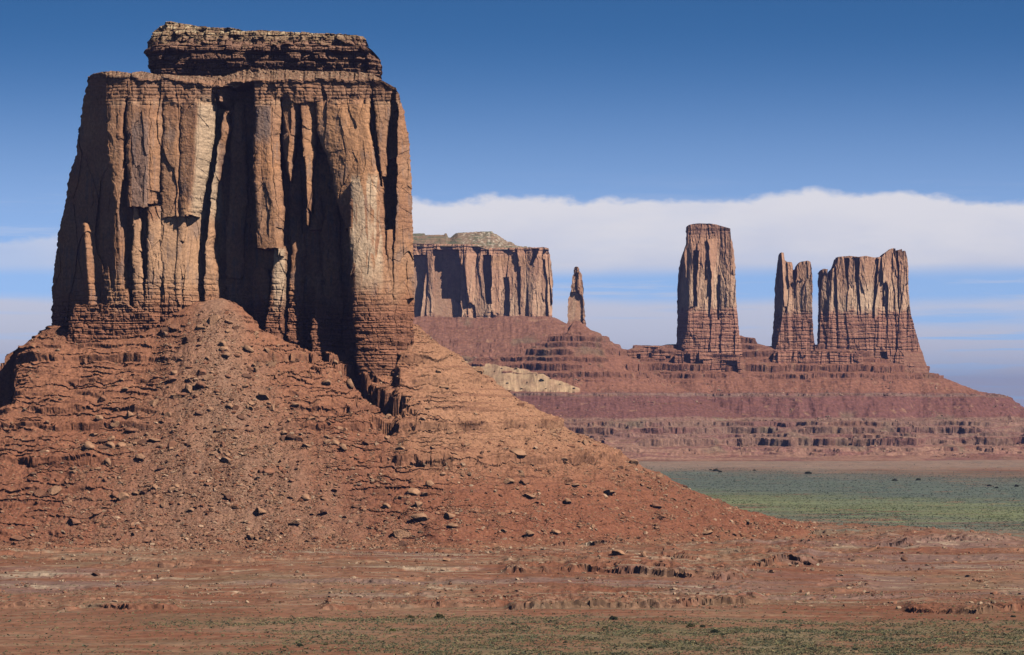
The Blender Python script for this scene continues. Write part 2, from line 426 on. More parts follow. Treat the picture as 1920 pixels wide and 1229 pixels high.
# the layered cap
Y0C = 2146.0
MPC = Y0C / FPX
C_XL = ([28, 48, 62, 70, 82, 90, 100, 118, 128, 150], [292, 276, 274, 264, 266, 261, 268, 271, 276, 280])
C_XR = ([28, 60, 66, 80, 92, 103, 120, 132, 150], [682, 682, 684, 682, 700, 711, 713, 709, 706])
C_TOP = ([255, 274, 282, 300, 306, 318, 332, 345, 360, 378, 388, 410, 440, 449, 480, 520, 580, 620, 650, 678, 684, 690, 700, 716], [66, 50, 40, 31, 28, 30, 33, 34, 38, 40, 44, 41, 45, 48, 47, 50, 53, 56, 58, 61, 68, 80, 92, 104])
def cap_relief(px, py):
    x, z = px * MPC, (HZ - py) * MPC
    D = np.interp(px, [255, 275, 300, 680, 712], [26, 10, 0, 2, 22]).astype(f32)
    w = fbm(px / 40, py / 25, 3, 61) * 5
    q = py + w
    # pale rubble crest slopes back, dark ledge stands proud, undercut at its foot
    D = D + np.interp(q, [30, 50, 62, 79, 83, 92, 97, 110, 118, 128, 140, 150], [30, 19, 12, 7.5, 1.5, 0, 3.2, 1.0, 2.2, 5.5, 8, 3]).astype(f32)
    r, j, _ = beds(x, z, 4.4, 7.0, 62); r2, j2, _ = beds(x, z, 1.7, 2.6, 63)
    fa, ea = facets(x, z, 6, 6, 64); fb, eb = facets(x, z, 2.2, 2.0, 65)
    dark = sstep(76, 86, q)
    D = D + dark * (r * 5.2 + j * 2.8 + r2 * 1.3 + j2 * 0.9 - 2.0 + (cells(x / 9, z / 5, 71)[0] - 0.5) * 5) + (1 - dark) * (fa * 4.6 + r * 3.0 + r2 * 1.8 + j * 1.6 + fb * 1.0)
    gap = np.exp(-((px - 681 - w) / 5) ** 2) * sstep(92, 98, py) * sstep(142, 132, py)
    D = D + gap * 8 + fbm(x / 4, z / 4, 4, 66) * 1.0
    return D.astype(f32)
def cap_colour(px, py, D):
    q = py + fbm(px / 40, py / 25, 3, 61) * 5
    n = fbm(px / 14, py / 9, 4, 67)
    pale = mix(np.array([0.30, 0.19, 0.115], f32), np.array([0.60, 0.46, 0.29], f32), sstep(-0.05, 0.4, n))
    pale = mix(pale, np.array([0.20, 0.11, 0.07], f32), sstep(0.1, 0.4, fbm(px / 12, py / 5, 3, 68)) * 0.7)
    dk = mix(np.array([0.19, 0.10, 0.068], f32), np.array([0.33, 0.18, 0.12], f32), sstep(-0.4, 0.4, fbm(px / 60, py / 3, 3, 69)))
    c = mix(pale, dk, sstep(62, 80, q + n * 30))
    return (c * (1 + 0.3 * fbm(px / 3, py / 3, 3, 70))[..., None]).astype(f32)
WC = wall(Y0C, C_XL, C_XR, C_TOP, 158, cap_relief, cap_colour, 820, 240, 110, None, nb=90, seed=9, jit=4.0)
wall_parts(WC, 240, [('cap_rock', 0, 1)], M_CLIFF, butte)

# ------------------------------------------------------------------ talus of the great butte
PD = [-60, 0, 8.5, 32, 63, 94, 131, 178, 230, 281, 330, 380, 500]
PZ = [150, 138, 129, 112, 90, 71, 53, 29, 10, 3.5, 0.5, -3, -8]
LEDGES = [(121, 2.0, .4), (114, 5, 1), (107, 2, .5), (100, 3.2, .7), (92, 2.2, .45), (83, 4, .8), (73, 5.5, 1), (63, 2, .4), (53, 6.5, 1), (45, 2.2, .4), (37, 3, .5), (29, 3, .8), (21, 2.2, .6), (14, 2.6, .8), (8, 2.2, .7)]
def box_dist(x, y):
    cx, cy, hx, hy, r = -178.0, 2236.0, 116.0, 104.0, 62.0
    qx, qy = np.abs(x - cx) - (hx - r), np.abs(y - cy) - (hy - r)
    return np.hypot(np.maximum(qx, 0), np.maximum(qy, 0)) + np.minimum(np.maximum(qx, qy), 0) - r

def fan_mask(x, y, d):
    """the grey scree fan that spreads from the notch in the middle of the front"""
    c = -183 + d * 0.12
    w = 16 + d * 0.34
    return np.exp(-((x - c) / w) ** 2)

def talus_height(x, y, full=False):
    x, y = np.broadcast_arrays(np.asarray(x, f32), np.asarray(y, f32))
    d = box_dist(x, y).astype(f32)
    n = fbm(x / 60, y / 60, 4, 81)
    d2 = d + n * 9 * sstep(0, 60, d) + fbm(x / 55, y / 120, 4, 89) * 34 * sstep(150, 270, d)
    z = np.interp(d2, PD, PZ).astype(f32)
    px = x / y * FPX + 960 + fbm(x / 18, y / 18, 3, 88) * 22
    front = sstep(2290, 2200, y)
    off = np.interp(px, [60, 110, 150, 230, 270, 310, 350, 385, 415, 450, 490, 530, 600, 690, 738, 748, 780, 900], [0, -4, -12, -13, -10, -3, 5, 9, 9, 3, -7, -14, -18, -24, -24, -8, -2, 0]).astype(f32)
    z = z + off * np.exp(-np.clip(d, 0, None) / 55) * front
    # the spur: the slope left of it lies lower
    ex = I(y, [1990, 2030, 2075, 2112, 2150], [-44, -50, -62, -84, -100])
    cb_ = cells(x / 9, y / 11, 82)
    ex = ex + (cb_[0] - 0.5) * 11 + fbm(x / 3, y / 5, 3, 82) * 2
    sp = sstep(-60, 0, x - ex) * sstep(1.0, -0.6, x - ex) * sstep(2046, 2078, y) * front
    z = z - 12.5 * sp * (0.35 + 0.65 * sstep(0.25, 0.3, cells(x / 16, y / 13, 152)[0]))
    fan = fan_mask(x, y, d) * sstep(300, 200, d)
    z = z + fan * 6 * sstep(0, 40, d) * sstep(240, 120, d)
    zl = z.copy()
    # rills down the slope and lumps
    z = z + fbm(x / 16, y / 30, 4, 83) * 2.6 * sstep(0, 30, d) * sstep(360, 200, d) + fbm(x / 4, y / 4, 4, 84) * 0.8
    z = z - (1 - fbm(x / 11, y / 60, 3, 85, ridged=True)) * 0.7 * sstep(5, 40, d) * sstep(320, 200, d)
    zs = zl + fbm(x / 22, y / 22, 4, 86) * 1.6 + (cells(x / 5, y / 5, 87)[0] - 0.5) * 0.9 + fbm(x / 2.6, y / 2.6, 2, 87) * 0.2
    out = z.copy(); oh = np.zeros_like(z)
    right = sstep(-70, -20, x)
    st_ = zs / 3.1 + fbm(x / 60, y / 60, 3, 330) * 0.7
    fr_ = st_ - np.floor(st_)
    sm_ = sstep(-0.15, 0.12, fbm(x / 30, zs / 3.0, 4, 331)) * (1 - 0.9 * sstep(0.25, 0.6, fan)) * (1 - 0.5 * right)
    saw = np.where(fr_ < 0.85, -fr_ / 0.85, -(1 - fr_) / 0.15) + 0.5
    out = out + saw * sm_ * 1.1
    oh = oh + sm_ * 1.4 * np.exp(-((fr_ - 0.03) / 0.1) ** 2)
    out = out + fbm(x / 1.5, y / 1.5, 3, 332) * 0.42 * sstep(0, 5, d)
    for k, (zt, h, s) in enumerate(LEDGES):
        m = fbm(x / 38 + k * 7.7, y / 60, 4, 90 + k, 0.6)
        hv = 0.35 + 0.75 * np.clip(0.5 + fbm(x / 20 + k * 3.3, y / 40, 3, 320 + k) * 1.6, 0, 1)
        m = sstep(-0.12 + 0.35 * (1 - s), 0.06 + 0.35 * (1 - s), m + 0.24) * hv
        m = m * (1 - 0.93 * sstep(0.25, 0.6, fan + fbm(x / 14, y / 14, 3, 120) * 0.25)) * (1 - right * (0.0 if zt in (100, 73, 53) else 0.75))
        t = zs - zt + fbm(x / 30, y / 30, 2, 140 + k) * 0.8
        w = 0.4
        step = np.clip((t + w) / (2 * w), 0, 1); W = h * 1.9
        ramp = np.clip((t + W) / (2 * W), 0, 1)
        out = out + h * m * (step - ramp) * 0.95
        oh = oh + h * m * (0.34 * np.exp(-((t - 0.5) / 0.45) ** 2) - 0.26 * np.exp(-((t + 0.75) / 0.45) ** 2))
    # the dark bench end beyond the left edge
    xr_ = I(y, [2080, 2110, 2180, 2200], [-300, -304, -313, -315]) + fbm(x / 8, y / 8, 3, 150) * 2
    out = out - 27 * sstep(xr_ + 0.6, xr_ - 1.2, x) * sstep(2193, 2190, y + fbm(x / 6, y / 6, 3, 151) * 3) * sstep(2075, 2125, y)
    return (out, d, fan, z, oh) if full else out

xs = np.concatenate([np.arange(-820, -352, 26), np.arange(-352, 262, 0.5), np.arange(262, 420, 8)]).astype(f32)
ys = np.concatenate([np.arange(1740, 1850, 3), np.arange(1850, 2262, 0.46), np.arange(2262, 2860, 9)]).astype(f32)
TX, TY = np.meshgrid(xs, ys)
TZ, TD, TF, TS, TO = talus_height(TX, TY, True)
def talus_colour(x, y, z, d, fan, zs):
    n, n2 = fbm(x / 35, y / 35, 4, 160), fbm(x / 6, y / 6, 4, 161)
    red, org = np.array([0.25, 0.097, 0.056], f32), np.array([0.33, 0.145, 0.084], f32)
    c = mix(red, org, sstep(10, 115, zs + n * 35))
    right = sstep(-90, -40, x) * sstep(30, 70, zs)
    c = mix(c, np.array([0.42, 0.22, 0.13], f32), right * 0.8)
    st = fbm(x / 60, zs / 2.0, 3, 162)
    c = mix(c, DRED * 0.9, sstep(0.05, 0.4, st) * 0.5)
    g = np.clip(fan * 1.1 + fbm(x / 12, y / 24, 4, 163) * 0.5 - 0.15, 0, 1)
    c = mix(c, np.array([0.31, 0.195, 0.135], f32), g * 0.6)
    tan = sstep(0.25, 0.6, n2 + 0.2 * n)
    c = mix(c, np.array([0.44, 0.25, 0.14], f32), tan * 0.35)
    low = sstep(12, 3, z + n * 4)
    c = mix(c, mix(np.array([0.27, 0.12, 0.07], f32), np.array([0.36, 0.22, 0.13], f32), sstep(-0.2, 0.5, n2)), low * 0.8)
    return (c * (1 + 0.25 * fbm(x / 1.7, y / 1.7, 2, 164))[..., None]).astype(f32)
TC = talus_colour(TX, TY, TZ, TD, TF, TS)
def outward(Zs, xs_, ys_, k):
    gy_, gx_ = np.gradient(Zs, ys_, xs_)
    n_ = np.sqrt(gx_ ** 2 + gy_ ** 2) + 1e-3
    return (-gx_ / n_ * k).astype(f32), (-gy_ / n_ * k).astype(f32)
sm = Zs_ = np.interp(TD, PD, PZ).astype(f32)
ox, oy = outward(sm, xs, ys, TO)
grid_obj('talus_slope', TX + ox, TY + oy, TZ, TC, M_TALUS, butte)

# =========================================================================== GROUND
BANKS = [([940, 1100, 1200, 1350, 1390, 1400, 1480, 1530], [1088, 1086, 1088, 1092, 1088, 1078, 1070, 1074], 4.0), ([950, 1100, 1270, 1340, 1430], [1133, 1131, 1130, 1123, 1120], 4.2),
         ([1030, 1100, 1190], [1053, 1050, 1053], 3.0), ([-40, 280, 520, 720], [1067, 1056, 1048, 1041], 2.2), ([240, 340, 520, 660], [1078, 1078, 1074, 1072], 2.6),
         ([-40, 40, 90], [1128, 1127, 1126], 2.6), ([110, 160, 250, 340], [1138, 1128, 1134, 1134], 3.0), ([600, 760, 960], [1133, 1128, 1125], 3.0),
         ([1550, 1590, 1640], [1104, 1099, 1098], 2.4), ([1690, 1760, 1830, 1960], [1134, 1139, 1142, 1132], 3.4), ([1460, 1540, 1600], [1030, 1025, 1025], 2.6), ([1640, 1700, 1780, 1900], [1052, 1048, 1044, 1038], 3.4),
         ([700, 800, 900], [1062, 1060, 1060], 2.0), ([1280, 1400, 1560, 1700], [1118, 1112, 1114, 1110], 1.2)]
def ground_height(x, y, full=False):
    far = sstep(2700, 3600, y)
    near = sstep(2650, 2350, y)
    z = fbm(x / 190, y / 240, 4, 170) * 2.6 * (1 - far) + fbm(x / 26, y / 40, 4, 171) * 0.75 * (1 - 0.5 * far)
    bd = box_dist(x, y)
    toe_ = sstep(230, 290, bd) * sstep(470, 360, bd) * sstep(-60, 60, x)
    z = z + toe_ * (fbm(x / 24, y / 40, 4, 196) * 3.2 + 1.2) + toe_ * (cells(x / 9, y / 14, 197)[0] - 0.5) * 1.2
    # low stepped banks round the foot of the butte
    q = I(x, [-400, -100, 60, 200, 420], [1690, 1650, 1640, 1760, 1800])
    rise = sstep(-120, 190, y - q) * 9.0 * sstep(2500, 2150, y) * sstep(470, 260, x + (y - 2000) * 0.3)
    z = z - 3.2 + rise
    zs = z + fbm(x / 26, y / 36, 4, 172) * 0.9 + fbm(x / 5, y / 8, 3, 173) * 0.22
    oh = np.zeros_like(z)
    for k, (zt, h) in enumerate([(-1.6, 2.2), (0.8, 3.0), (3.0, 3.2), (5.0, 2.6)]):
        m = sstep(-0.05, 0.2, fbm(x / 60 + k * 5, y / 90, 3, 175 + k)) * near * 0.5
        t = zs - zt
        oh = oh + h * m * (0.5 * np.exp(-((t - 0.16) / 0.12) ** 2) - 0.4 * np.exp(-((t + 0.2) / 0.12) ** 2))
        z = z + h * m * (np.clip((t + 0.12) / 0.24, 0, 1) - np.clip((t + 1.9) / 3.8, 0, 1))
    pg = x / np.maximum(y, 500) * FPX + 960
    nz = fbm(x / 26, y / 60, 4, 430, 0.6) * 9 + (cells(x / 5, y / 9, 431)[0] - 0.5) * 1.6
    for k, (bx, by, h) in enumerate(BANKS):
        yc = I(pg, bx, [(CAMZ + 1.0) * FPX / (b - HZ) for b in by])
        t = y - yc + nz
        m = sstep(bx[0] - 8, bx[0] + 20, pg) * sstep(bx[-1] + 8, bx[-1] - 20, pg) * (0.34 + 0.62 * np.clip(0.45 + 2.0 * fbm(x / 14 + k * 9, y / 60, 4, 432, 0.65), 0, 1))
        z = z + h * m * sstep(-0.9, 0.9, t) * np.exp(-np.clip(t, 0, None) / (26 * h))
        oh = oh + h * m * (0.48 * np.exp(-((t - 1.0) / 0.9) ** 2) - 0.2 * np.exp(-((t + 1.0) / 0.9) ** 2))
    z = (z - 1.0 * sstep(4000, 5200, y)).astype(f32)
    return (z, oh) if full else z

U = np.concatenate([np.linspace(-2.6, -0.19, 30)[:-1], np.linspace(-0.19, 0.19, 900), np.linspace(0.19, 2.6, 30)[1:]]).astype(f32)
gy = np.concatenate([np.array([-3000, -500, 300, 700]), np.arange(950, 1150, 6), np.arange(1150, 2120, 1.25), np.geomspace(2120, 6000, 420), np.geomspace(6050, 42000, 40)]).astype(f32)
GX = U[None, :] * np.maximum(np.abs(gy), 900)[:, None]; GY = np.broadcast_to(gy[:, None], GX.shape).astype(f32)
GZ, GO = ground_height(GX, GY, True)
def ground_colour(x, y, z):
    n, n2 = fbm(x / 120, y / 200, 5, 180), fbm(x / 14, y / 30, 4, 181)
    streak = fbm(x / 240, y / 26, 4, 182)
    s2 = fbm(x / 150, y / 14, 4, 183)
    redsoil, tan, grey, mauve = np.array([0.25, 0.103, 0.06], f32), np.array([0.33, 0.205, 0.13], f32), np.array([0.24, 0.175, 0.12], f32), np.array([0.25, 0.155, 0.13], f32)
    c = mix(redsoil, np.array([0.31, 0.165, 0.105], f32), sstep(-0.3, 0.4, n))
    c = mix(c, np.array([0.21, 0.155, 0.095], f32), sstep(0.0, 0.4, fbm(x / 90, y / 40, 5, 190)) * 0.5)
    c = mix(c, tan, sstep(0.1, 0.5, streak + n2 * 0.3) * 0.65)
    c = mix(c, grey, sstep(0.05, 0.45, s2 + n2 * 0.35) * 0.6)
    c = mix(c, mauve, sstep(0, 0.3, fbm(x / 160, y / 60, 3, 184) + sstep(60, 260, x) * 0.35 - 0.1) * sstep(2150, 1900, y) * sstep(1500, 1600, y) * 0.8)
    c = mix(c, redsoil * 0.85, sstep(0.2, 0.5, fbm(x / 110, y / 20, 4, 185)) * 0.7)
    c = c * (1 + 0.45 * fbm(x / 6, y / 9, 4, 196, 0.65))[..., None]
    c = mix(c, np.array([0.46, 0.35, 0.25], f32), sstep(0.12, 0.4, fbm(x / 70, y / 22, 5, 192, 0.65)) * sstep(1480, 1560, y) * sstep(2100, 1950, y) * 0.75)
    c = mix(c, redsoil * np.array([0.95, 0.8, 0.75], f32), sstep(0.1, 0.35, fbm(x / 100, y / 16, 5, 193)) * sstep(2300, 2000, y) * 0.6)
    # green flats beyond the butte, in long bands
    yy = y + x * 1.5 + n * 260 + s2 * 120 + fbm(x / 180, y / 120, 5, 450, 0.6) * 900 * sstep(4000, 4600, y) + fbm(x / 110, y / 45, 5, 198, 0.6) * 620 * sstep(3500, 2900, y)
    veg = I(yy, [1980, 2200, 2450, 2700, 3000, 3300, 4500, 5000, 5400, 5800], [0, 0.18, 0.4, 0.55, 0.8, 1, 1, 0.75, 0.3, 0])
    veg = np.clip(veg + fbm(x / 300, y / 60, 4, 186) * 0.9 * sstep(3300, 2700, yy) + 0.25 * n2, 0, 1) * sstep(1960, 2200, y)
    teal, lime = np.array([0.118, 0.165, 0.145], f32), np.array([0.215, 0.25, 0.125], f32)
    org_ = sstep(0.12, 0.3, fbm(x / 420, y / 45, 4, 191)) * sstep(3350, 3050, yy) * sstep(2100, 2400, yy)
    veg = veg * (1 - 0.8 * org_) * (1 - (0.7 + 0.25 * sstep(3200, 2700, yy)) * sstep(0.22 - 0.2 * sstep(3500, 2500, yy), 0.36 - 0.12 * sstep(3500, 2500, yy), fbm(x / 80, y / 40, 5, 195, 0.65)))
    vc = mix(teal, lime, np.clip(I(yy, [2900, 3100, 3350, 3650, 3950, 5000], [0.1, 0.3, 0.9, 0.7, 0.08, 0.02]) + streak * 0.3, 0, 1))
    vc = vc * (1 + 0.5 * fbm(x / 380, y / 30, 5, 199, 0.6))[..., None]
    c = mix(c, vc, veg * 0.9)
    # foreground scrub flats
    e = 1392 + I(x, [-250, -50, 120, 250], [-110, -10, 20, 20]) + fbm(x / 60, y / 60, 3, 187) * 40
    fg = sstep(40, -60, y - e) * sstep(-130, 30, x + fbm(x / 50, y / 40, 3, 188) * 60) * (0.35 + 0.65 * sstep(-0.25, 0.1, fbm(x / 30, y / 40, 4, 189)))
    strip = np.exp(-((y - 1420 - x * 0.25 - n * 40) / 22) ** 2) * sstep(-170, -90, x) * sstep(60, -30, x)
    c = mix(c, np.array([0.205, 0.18, 0.105], f32), np.clip(fg * 0.85 + strip * 0.6, 0, 1) * (0.75 + 0.25 * np.clip(n2 * 2, -1, 1)))
    farpink = sstep(5000, 5400, y)
    c = mix(c, mix(np.array([0.38, 0.25, 0.19], f32), np.array([0.27, 0.21, 0.165], f32), sstep(-0.15, 0.25, s2 + n2 * 0.8)) * (1 + 0.35 * fbm(x / 25, y / 60, 4, 194))[..., None], sstep(4500, 5000, y + n * 300) * 0.85)
    return (c * (1 + 0.2 * fbm(x / 3, y / 6, 3, 189))[..., None]).astype(f32)
GC = ground_colour(GX, GY, GZ)
g = grid_obj('ground', GX, GY - GO, GZ, GC, M_GROUND)
tag(g, kind='structure')

# =========================================================================== FAR HILLS
def seg_dist(x, y, pts):
    """distance to a polyline of (x, y, value) and the value carried along it"""
    best = np.full(x.shape, 9e9, f32); val = np.zeros(x.shape, f32)
    for (x0, y0, v0), (x1, y1, v1) in zip(pts[:-1], pts[1:]):
        dx, dy = x1 - x0, y1 - y0
        t = np.clip(((x - x0) * dx + (y - y0) * dy) / (dx * dx + dy * dy), 0, 1)
        d = np.hypot(x - x0 - t * dx, y - y0 - t * dy)
        m = d < best
        best = np.where(m, d, best); val = np.where(m, v0 + (v1 - v0) * t, val)
    return best.astype(f32), val.astype(f32)

def PX(px, Y): return (px - 960) / FPX * Y
def ZY(py, Y): return CAMZ + (HZ - py) / FPX * Y
YR = 6150.0
RIDGE = [(PX(560, YR), YR, 165), (PX(1000, YR), YR, 170), (PX(1150, YR), YR, ZY(676, YR)), (PX(1190, YR), YR, ZY(652, YR)), (PX(1265, YR), YR + 10, ZY(648, YR)), (PX(1390, YR), YR + 20, ZY(634, YR)), (PX(1440, YR), YR + 20, ZY(650, YR)), (PX(1530, YR), YR + 30, ZY(650, YR)), (PX(1640, YR), YR + 40, ZY(652, YR)), (PX(1712, YR), YR + 40, ZY(682, YR))]
HD = [0, 22, 55, 95, 140, 205, 236, 300, 322, 352, 420, 450, 482, 512, 545, 580, 640, 800]
HZP = [215, 196, 172, 150, 130, 104, 100, 64, 60, 58, 54, 40, 36, 18, 13, 2, -3, -8]
FLEDGES = [(206, 5, .5), (199, 8, 1), (190, 7, .8), (176, 8, .9), (163, 6, .6), (150, 10, .9), (138, 7, .8), (126, 3, .3), (103, 3, .6), (95, 2, .4), (86, 2, .4), (78, 2, .4), (60, 3, .7), (52, 6, 1), (43, 9, 1), (34, 5, .8), (24, 10, 1), (14, 6, 1), (7, 4, .8)]
def hill_height(x, y, full=False):
    n = fbm(x / 150, y / 150, 4, 200)
    spurs = fbm(x / 70, y / 260, 3, 201, ridged=True)
    d, v = seg_dist(x, y, RIDGE)
    dd = d + n * 26 * sstep(20, 160, d) + (spurs - 0.3) * 16 * sstep(30, 160, d)
    dd = dd + np.interp(v, HZP[::-1], HD[::-1]) * 0.85 * sstep(PX(1600, YR), PX(1715, YR), x)
    z = np.minimum(np.interp(dd, HD, HZP), v + 2).astype(f32)
    # cone below the pinnacle
    xc, yc = PX(1083, 5990), 5990.0
    d1, v1 = seg_dist(x, y, [(PX(940, yc), yc + 60, 158), (PX(1015, yc), yc + 20, 170), (PX(1062, yc), yc, 206), (PX(1080, yc), yc, 240), (xc, yc, 240)])
    d1 = d1 + n * 8 + spurs * 4
    z1 = np.interp(d1, [0, 8, 30, 62, 75, 110, 170, 260, 420, 600], [ZY(601, yc), ZY(605, yc), 212, 196, 186, 160, 118, 82, 20, -40]).astype(f32)
    z1 = np.minimum(z1, v1).astype(f32)
    # skirt of the mesa behind
    d2, v2 = seg_dist(x, y, [(PX(420, 6760), 6780, 0), (PX(1015, 6760), 6760, 0)])
    d2 = np.clip(d2 - 26, 0, None) + n * 20
    z2 = np.interp(d2, [0, 20, 60, 110, 200, 330, 600, 900], [258, 247, 228, 205, 176, 150, 60, -30]).astype(f32)
    # pale apron between the skirt and the pinnacle's hill
    z = np.maximum(np.maximum(z, z1), z2)
    z = z + fbm(x / 30, y / 30, 5, 202) * 3.5 * sstep(-5, 40, z) + (fbm(x / 13, y / 90, 3, 203, ridged=True) - 0.4) * 1.3 * sstep(10, 60, z)
    smooth = z.copy()
    zs = z + fbm(x / 40, y / 40, 4, 204) * 3.0 + (cells(x / 21, y / 21, 205)[0] - 0.5) * 4.2 * sstep(-0.1, 0.3, fbm(x / 90, y / 90, 2, 206)) + fbm(x / 6, y / 6, 3, 207) * 0.5
    out = z; oh = np.zeros_like(z)
    for k, (zt, h, s) in enumerate(FLEDGES):
        m = fbm(x / 90 + k * 3.1, y / 200, 4, 210 + k)
        m = sstep(-0.3 + 0.4 * (1 - s), 0.05 + 0.4 * (1 - s), m + 0.15)
        t = zs - zt + fbm(x / 80, y / 80, 2, 235 + k) * 1.5
        W = h * 1.7
        oh = oh + h * m * (0.34 * np.exp(-((t - 1.0) / 0.9) ** 2) - 0.28 * np.exp(-((t + 1.3) / 0.9) ** 2))
        out = out + h * m * 1.1 * (np.clip((t + 0.7) / 1.4, 0, 1) - np.clip((t + W) / (2 * W), 0, 1))
    return (out.astype(f32), smooth, d, oh) if full else out.astype(f32)
xs = np.concatenate([np.arange(-900, -200, 16), np.arange(-200, 960, 1.35), np.arange(960, 1700, 12)]).astype(f32)
ys = np.concatenate([np.arange(5300, 5480, 6), np.arange(5480, 6200, 1.5), np.arange(6200, 6760, 4), np.arange(6760, 7400, 20)]).astype(f32)
HX, HY = np.meshgrid(xs, ys)
HH, HS, HDs, HO = hill_height(HX, HY, True)
def hill_colour(x, y, z, s):
    n, n2 = fbm(x / 90, y / 90, 4, 260), fbm(x / 18, y / 18, 4, 261)
    zz = s + n * 5
    strata = fbm(x / 220, zz / 3.0, 4, 262)
    up, band, bench, foot = np.array([0.28, 0.125, 0.083], f32), np.array([0.20, 0.088, 0.076], f32), np.array([0.25, 0.155, 0.12], f32), np.array([0.35, 0.19, 0.135], f32)
    w = lambda a, b, q: sstep(a, b, q)
    c = mix(foot, bench, w(10, 40, zz) * 0.6)
    c = mix(c, band * 1.15, sstep(-0.1, 0.3, fbm(x / 120, zz / 5.0, 4, 265)) * w(66, 50, zz) * 0.75)
    c = mix(c, band, w(61, 66, zz + n2 * 2))
    c = mix(c, bench, np.exp(-((zz - 102) / 2.2) ** 2) * 0.9)
    c = mix(c, up, w(103, 108, zz + n2 * 2))
    c = mix(c, np.array([0.26, 0.125, 0.088], f32), w(165, 185, zz) * 0.7)
    c = mix(c, DRED, sstep(0.05, 0.4, strata) * 0.55)
    c = mix(c, TAN * 0.9, sstep(0.3, 0.6, n2 + n * 0.3) * 0.4)
    c = mix(c, np.array([0.17, 0.16, 0.10], f32), sstep(0.2, 0.5, fbm(x / 60, y / 60, 4, 263)) * 0.4 * (1 - w(66, 80, zz) * w(160, 110, zz)))
    return (c * (1 + 0.25 * fbm(x / 5, y / 5, 3, 264))[..., None]).astype(f32)
hx_, hy_ = outward(np.interp(HDs, HD, HZP).astype(f32), xs, ys, HO)
h_xs, h_ys = xs.copy(), ys.copy()
h_ob = grid_obj('hills', HX + hx_, HY + hy_, HH, hill_colour(HX, HY, HH, HS), M_HILL)
tag(h_ob, 'stepped red rock hills in ledges carrying the distant towers', kind='structure')

# pale sand drift on the slope
def hill_hit(px, py):
    Y = np.arange(5500, 6700, 1.0, dtype=f32); x = PX(px, Y); z = ZY(py, Y)
    k = np.nonzero(hill_height(x.astype(f32), Y, True)[1] >= z)[0]
    return np.array([float(x[k[0]]), float(Y[k[0]])])
du = np.linspace(800, 1104, 230, dtype=f32); dv = np.linspace(0, 1, 90, dtype=f32)
ymarch = np.arange(5480, 6560, 2.0, dtype=f32)
qx = (du[None, :] - 960) / FPX * ymarch[:, None]; qy = np.broadcast_to(ymarch[:, None], qx.shape)
qh = hill_height(qx, qy, True)[1]
qrow = HZ - (qh - CAMZ) * FPX / qy                        # how high each spot of the slope stands to the eye
qrow = np.minimum.accumulate(qrow, axis=0)
ytop = I(du, [800, 850, 905, 950, 1000, 1060, 1098, 1104], [660, 666, 673, 680, 691, 716, 734, 738]) + fbm(du / 18, du * 0, 3, 273) * 5
ybot = I(du, [800, 960, 1040, 1080, 1104], [748, 743, 740, 739, 738.5]) + fbm(du / 22, du * 0 + 4, 3, 274) * 3
SX, SY, SZ = (np.zeros((90, 230), f32) for _ in range(3))
for k in range(230):
    rows = ybot[k] + (ytop[k] - ybot[k]) * dv
    SY[:, k] = np.interp(-rows, -qrow[:, k] + np.arange(len(ymarch)) * 1e-6, ymarch)
    SX[:, k] = (du[k] - 960) / FPX * SY[:, k]
bs = hill_height(SX, SY, True)[1]
ed = sstep(0, 0.22, dv)[:, None] * sstep(1, 0.8, dv)[:, None] * sstep(1104, 1075, du)[None, :] * sstep(800, 838, du + 0 * du)[None, :]
SZ = bs - 3 + ed * 5.0 + fbm(SX / 20, SY / 30, 3, 271) * 0.7
sand = mix(np.array([0.58, 0.385, 0.23], f32), np.array([0.46, 0.285, 0.175], f32), sstep(-0.2, 0.4, fbm(SX / 20, SY / 20, 3, 272)))
sand = mix(np.array([0.30, 0.145, 0.10], f32), sand, sstep(0.25, 0.9, ed + fbm(SX / 14, SY / 14, 4, 275) * 0.7))
sd = grid_obj('sand_dune', SX, SY, SZ, sand, M_SAND)
tag(sd, 'pale yellow sand drift dotted with bushes below the distant mesa', kind='structure')

# =========================================================================== FAR TOWERS
def far_relief(px, py, mpp, seed, bed_y, amp=5.0, w=16.0, left=None, rim_y=None):
    x, z = px * mpp, (HZ - py) * mpp
    wob = fbm(px / 20, py / 60, 3, seed)
    D = np.zeros_like(px)
    if left is not None:                                  # dark left-hand face turns away
        l, e, dep = left
        lx, ex = I(py, *l), I(py, *e)
        t = np.clip((px + wob * 3 - lx) / np.maximum(ex - lx, 1), 0, 1)
        D = D + dep * (1 - t)
    fa, ea = facets(x, z, w * 1.2, w * 8, seed + 1, 1.8); fb, eb = facets(x, z, w * 0.45, w * 3.5, seed + 2, 1.3); fc, ec = facets(x, z, w * 0.17, w * 0.5, seed + 3)
    up = 1 - sstep(bed_y - 6, bed_y + 8, py + fbm(px / 9, py / 9, 2, seed + 9) * 12)
    D = D + up * (fa * amp * 1.1 + fb * amp * 0.34 + 1.0 * np.exp(-(ea / 0.04) ** 2) + fc * 0.6) + fbm(x / 14, z / 40, 3, seed + 4) * 1.6 + fbm(x / 4, z / 6, 3, seed + 8) * 0.5
    r, j, _ = beds(x, z, 6.2, 26.0, seed + 5, 0.3); r2, j2, _ = beds(x, z, 2.3, 12.0, seed + 6, 0.3)
    D = D + (1 - up) * (r * 1.8 + j * 1.0 + r2 * 0.9 + j2 * 0.5 - 2.0 + fa * amp * 0.5 + fb * amp * 0.3 - np.clip(py - bed_y, 0, 100) * mpp * 0.06)
    if rim_y is not None:
        k = sstep(rim_y + 4, rim_y - 3, py)
        D = D + k * (r * 1.8 + j * 1.6)
    return D.astype(f32)

